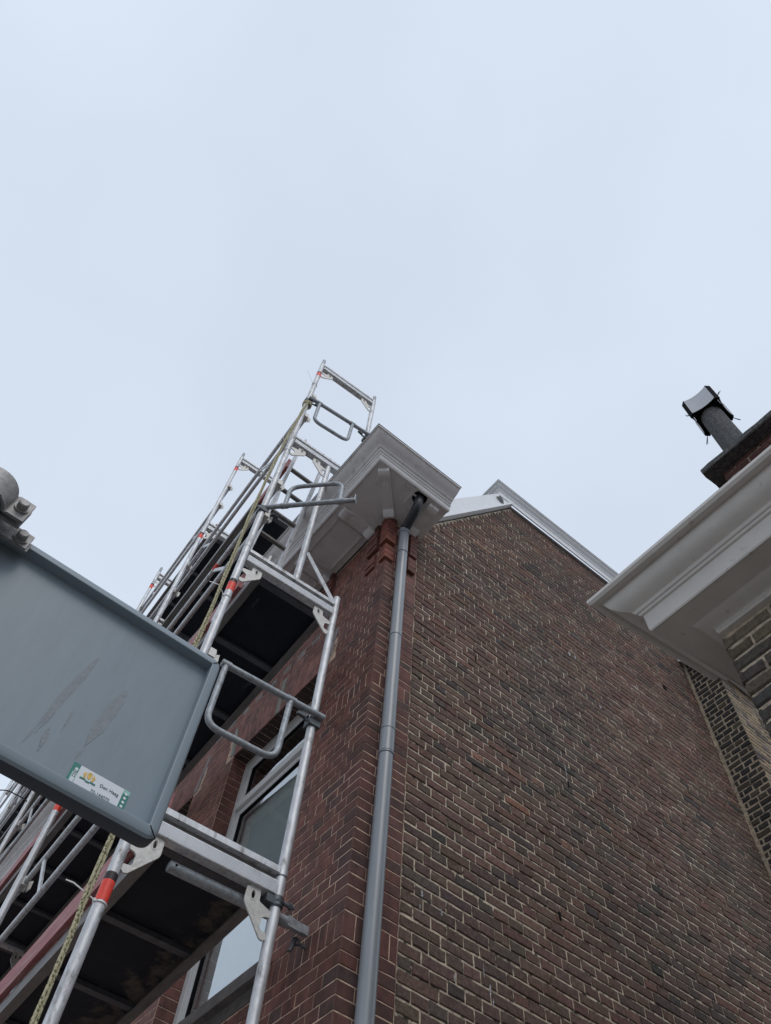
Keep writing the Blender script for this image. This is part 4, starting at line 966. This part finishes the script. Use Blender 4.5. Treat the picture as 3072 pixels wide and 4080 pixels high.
place(text('2022', 0.0075, M_STINK, 0.0001), 'sticker_lettering', stk, frame((SX0 + 0.0062, y_ - 0.0009, SZ1 - 0.0125), (0, 0, -1), (1, 0, 0)))
for k_ in range(4):
    b = MB(); c = Vector((SX1 - 0.006, y_ - 0.0007, SZ1 - 0.0075 - 0.0082 * k_)); b.prism([c + Vector((0.0026 * math.cos(t), 0, 0.0026 * math.sin(t))) for t in [2 * math.pi * j / 12 for j in range(12)]], (0, 1, 0), 0.0002); fix_normals(b.build('sticker_dot', M_STWHITE, stk))
place(text('Den Haag', 0.0088, M_STINK, 0.0001), 'sticker_lettering', stk, frame((SX0 + 0.0545, y_ - 0.0006, SZ1 - 0.0195), (1, 0, 0), (0, 0, 1)))
place(text('70-144070', 0.0082, M_STINK, 0.0001), 'sticker_lettering', stk, frame((SX0 + 0.044, y_ - 0.0006, SZ1 - 0.0362), (1, 0, 0), (0, 0, 1)))
cr = random.Random(4); cb_ = MB()
shield = [(-0.0035, 0.005), (0.0035, 0.005), (0.0035, -0.001), (0, -0.005), (-0.0035, -0.001)]
cc = Vector((SX0 + 0.033, y_ - 0.0006, SZ1 - 0.013)); cb_.prism([cc + Vector((a, 0, b_)) for a, b_ in shield], (0, -1, 0), 0.0002)
for sgn in (-1, 1):
    lion = [(0.0048, -0.006), (0.0060, -0.001), (0.0052, 0.003), (0.0065, 0.006), (0.0085, 0.0055), (0.0088, 0.002), (0.0105, 0.004), (0.0112, 0.001), (0.0092, -0.001), (0.0098, -0.006), (0.0080, -0.0035), (0.0066, -0.007)]
    cb_.prism([cc + Vector((sgn * a, 0, b_)) for a, b_ in lion], (0, -1, 0), 0.0002)
cb_.prism([cc + Vector((a, 0, b_)) for a, b_ in [(-0.0035, 0.0058), (-0.0042, 0.0085), (-0.002, 0.0072), (0, 0.009), (0.002, 0.0072), (0.0042, 0.0085), (0.0035, 0.0058)]], (0, -1, 0), 0.0002)
fix_normals(cb_.build('sticker_crest', M_STYEL, stk))
rb2 = MB()
for (a, b_) in (((-0.0145, -0.0085), (-0.004, -0.0078)), ((-0.004, -0.0098), (0.004, -0.0098)), ((0.004, -0.0078), (0.0145, -0.0085))): rb2.bar(cc + Vector((a[0], -0.0002, a[1])), cc + Vector((b_[0], -0.0002, b_[1])), 0.0002, 0.0026)
fix_normals(rb2.build('sticker_ribbon', M_STGREEN, stk))
# pole, clamp and slide plate
PXs, PYs, PR_ = -1.906, YL - 0.048, 0.038
MB().tube([(PXs, PYs, 0.0), (PXs, PYs, 2.912)], PR_, 32).build('pole', M_GALV, sg, smooth=40)
MB().tube([(PXs, PYs, 2.912), (PXs, PYs, 2.925)], PR_ + 0.002, 32, rs=[PR_ + 0.002, PR_ * 0.8]).build('pole_cap', M_ELBOW, sg, smooth=40)
def band_half(z0, z1, sgn, name):
    """half-shell clamp: arc over the pole plus flat bolt ears"""
    n = 16; ri, ro = PR_ + 0.001, PR_ + 0.007; vi, vo = [], []
    arc = [math.pi * (0.06 + 0.88 * j / n) for j in range(n + 1)]
    inn = [(PXs + 0.052 + 0.030, PYs - sgn * 0.005)] + [(PXs + 0.044, PYs - sgn * 0.005)] + [(PXs + ri * math.cos(a), PYs - sgn * ri * math.sin(a)) for a in arc] + [(PXs - 0.044, PYs - sgn * 0.005), (PXs - 0.082, PYs - sgn * 0.005)]
    out = [(PXs + 0.082, PYs - sgn * 0.012), (PXs + 0.050, PYs - sgn * 0.012)] + [(PXs + ro * math.cos(a), PYs - sgn * ro * math.sin(a)) for a in arc] + [(PXs - 0.050, PYs - sgn * 0.012), (PXs - 0.082, PYs - sgn * 0.012)]
    k_ = len(inn); vs = [(x, y, z0) for x, y in inn] + [(x, y, z0) for x, y in out] + [(x, y, z1) for x, y in inn] + [(x, y, z1) for x, y in out]; fs = []
    for j in range(k_ - 1):
        fs += [(j, j + 1, k_ + j + 1, k_ + j), (2 * k_ + j, 3 * k_ + j, 3 * k_ + j + 1, 2 * k_ + j + 1), (j, 2 * k_ + j, 2 * k_ + j + 1, j + 1), (k_ + j, k_ + j + 1, 3 * k_ + j + 1, 3 * k_ + j)]
    fs += [(0, k_, 3 * k_, 2 * k_), (k_ - 1, 3 * k_ - 1, 4 * k_ - 1, 2 * k_ - 1)]
    b = MB(); b.add(vs, fs); return fix_normals(b.build(name, M_CLAMP, sg, smooth=35))
cl = band_half(2.848, 2.908, 1, 'clamp'); band_half(2.850, 2.906, -1, 'clamp_back')
def bolt(c, r_=0.0085, ln=0.014, par=None):
    c = Vector(c); b = MB(); b.tube([c, c - Vector((0, 0.004, 0))], r_ * 1.35, 20); b.tube([c - Vector((0, 0.004, 0)), c - Vector((0, ln, 0)), c - Vector((0, ln + 0.002, 0))], r_, 18, rs=[r_, r_, r_ * 0.8]); b.build('bolt', M_CLAMP, par or sg, smooth=40)
bolt((PXs + 0.064, PYs - 0.012, 2.878), r_=0.0105, ln=0.016, par=cl)
sp = MB(); sp.box((PXs - 0.13, YL - 0.014, 2.842), (PXs + 0.114, YL - 0.006, 2.884)); sp.box((PXs - 0.13, YL - 0.0055, 2.846), (PXs + 0.118, YL - 0.001, 2.870)); sp.box((PXs - 0.09, YL - 0.012, 2.885), (PXs + 0.062, YL - 0.007, 2.902)); spo = sp.build('clamp_plate', M_CLAMP, sg)
bolt((PXs + 0.095, YL - 0.014, 2.858), r_=0.0105, ln=0.016, par=spo)
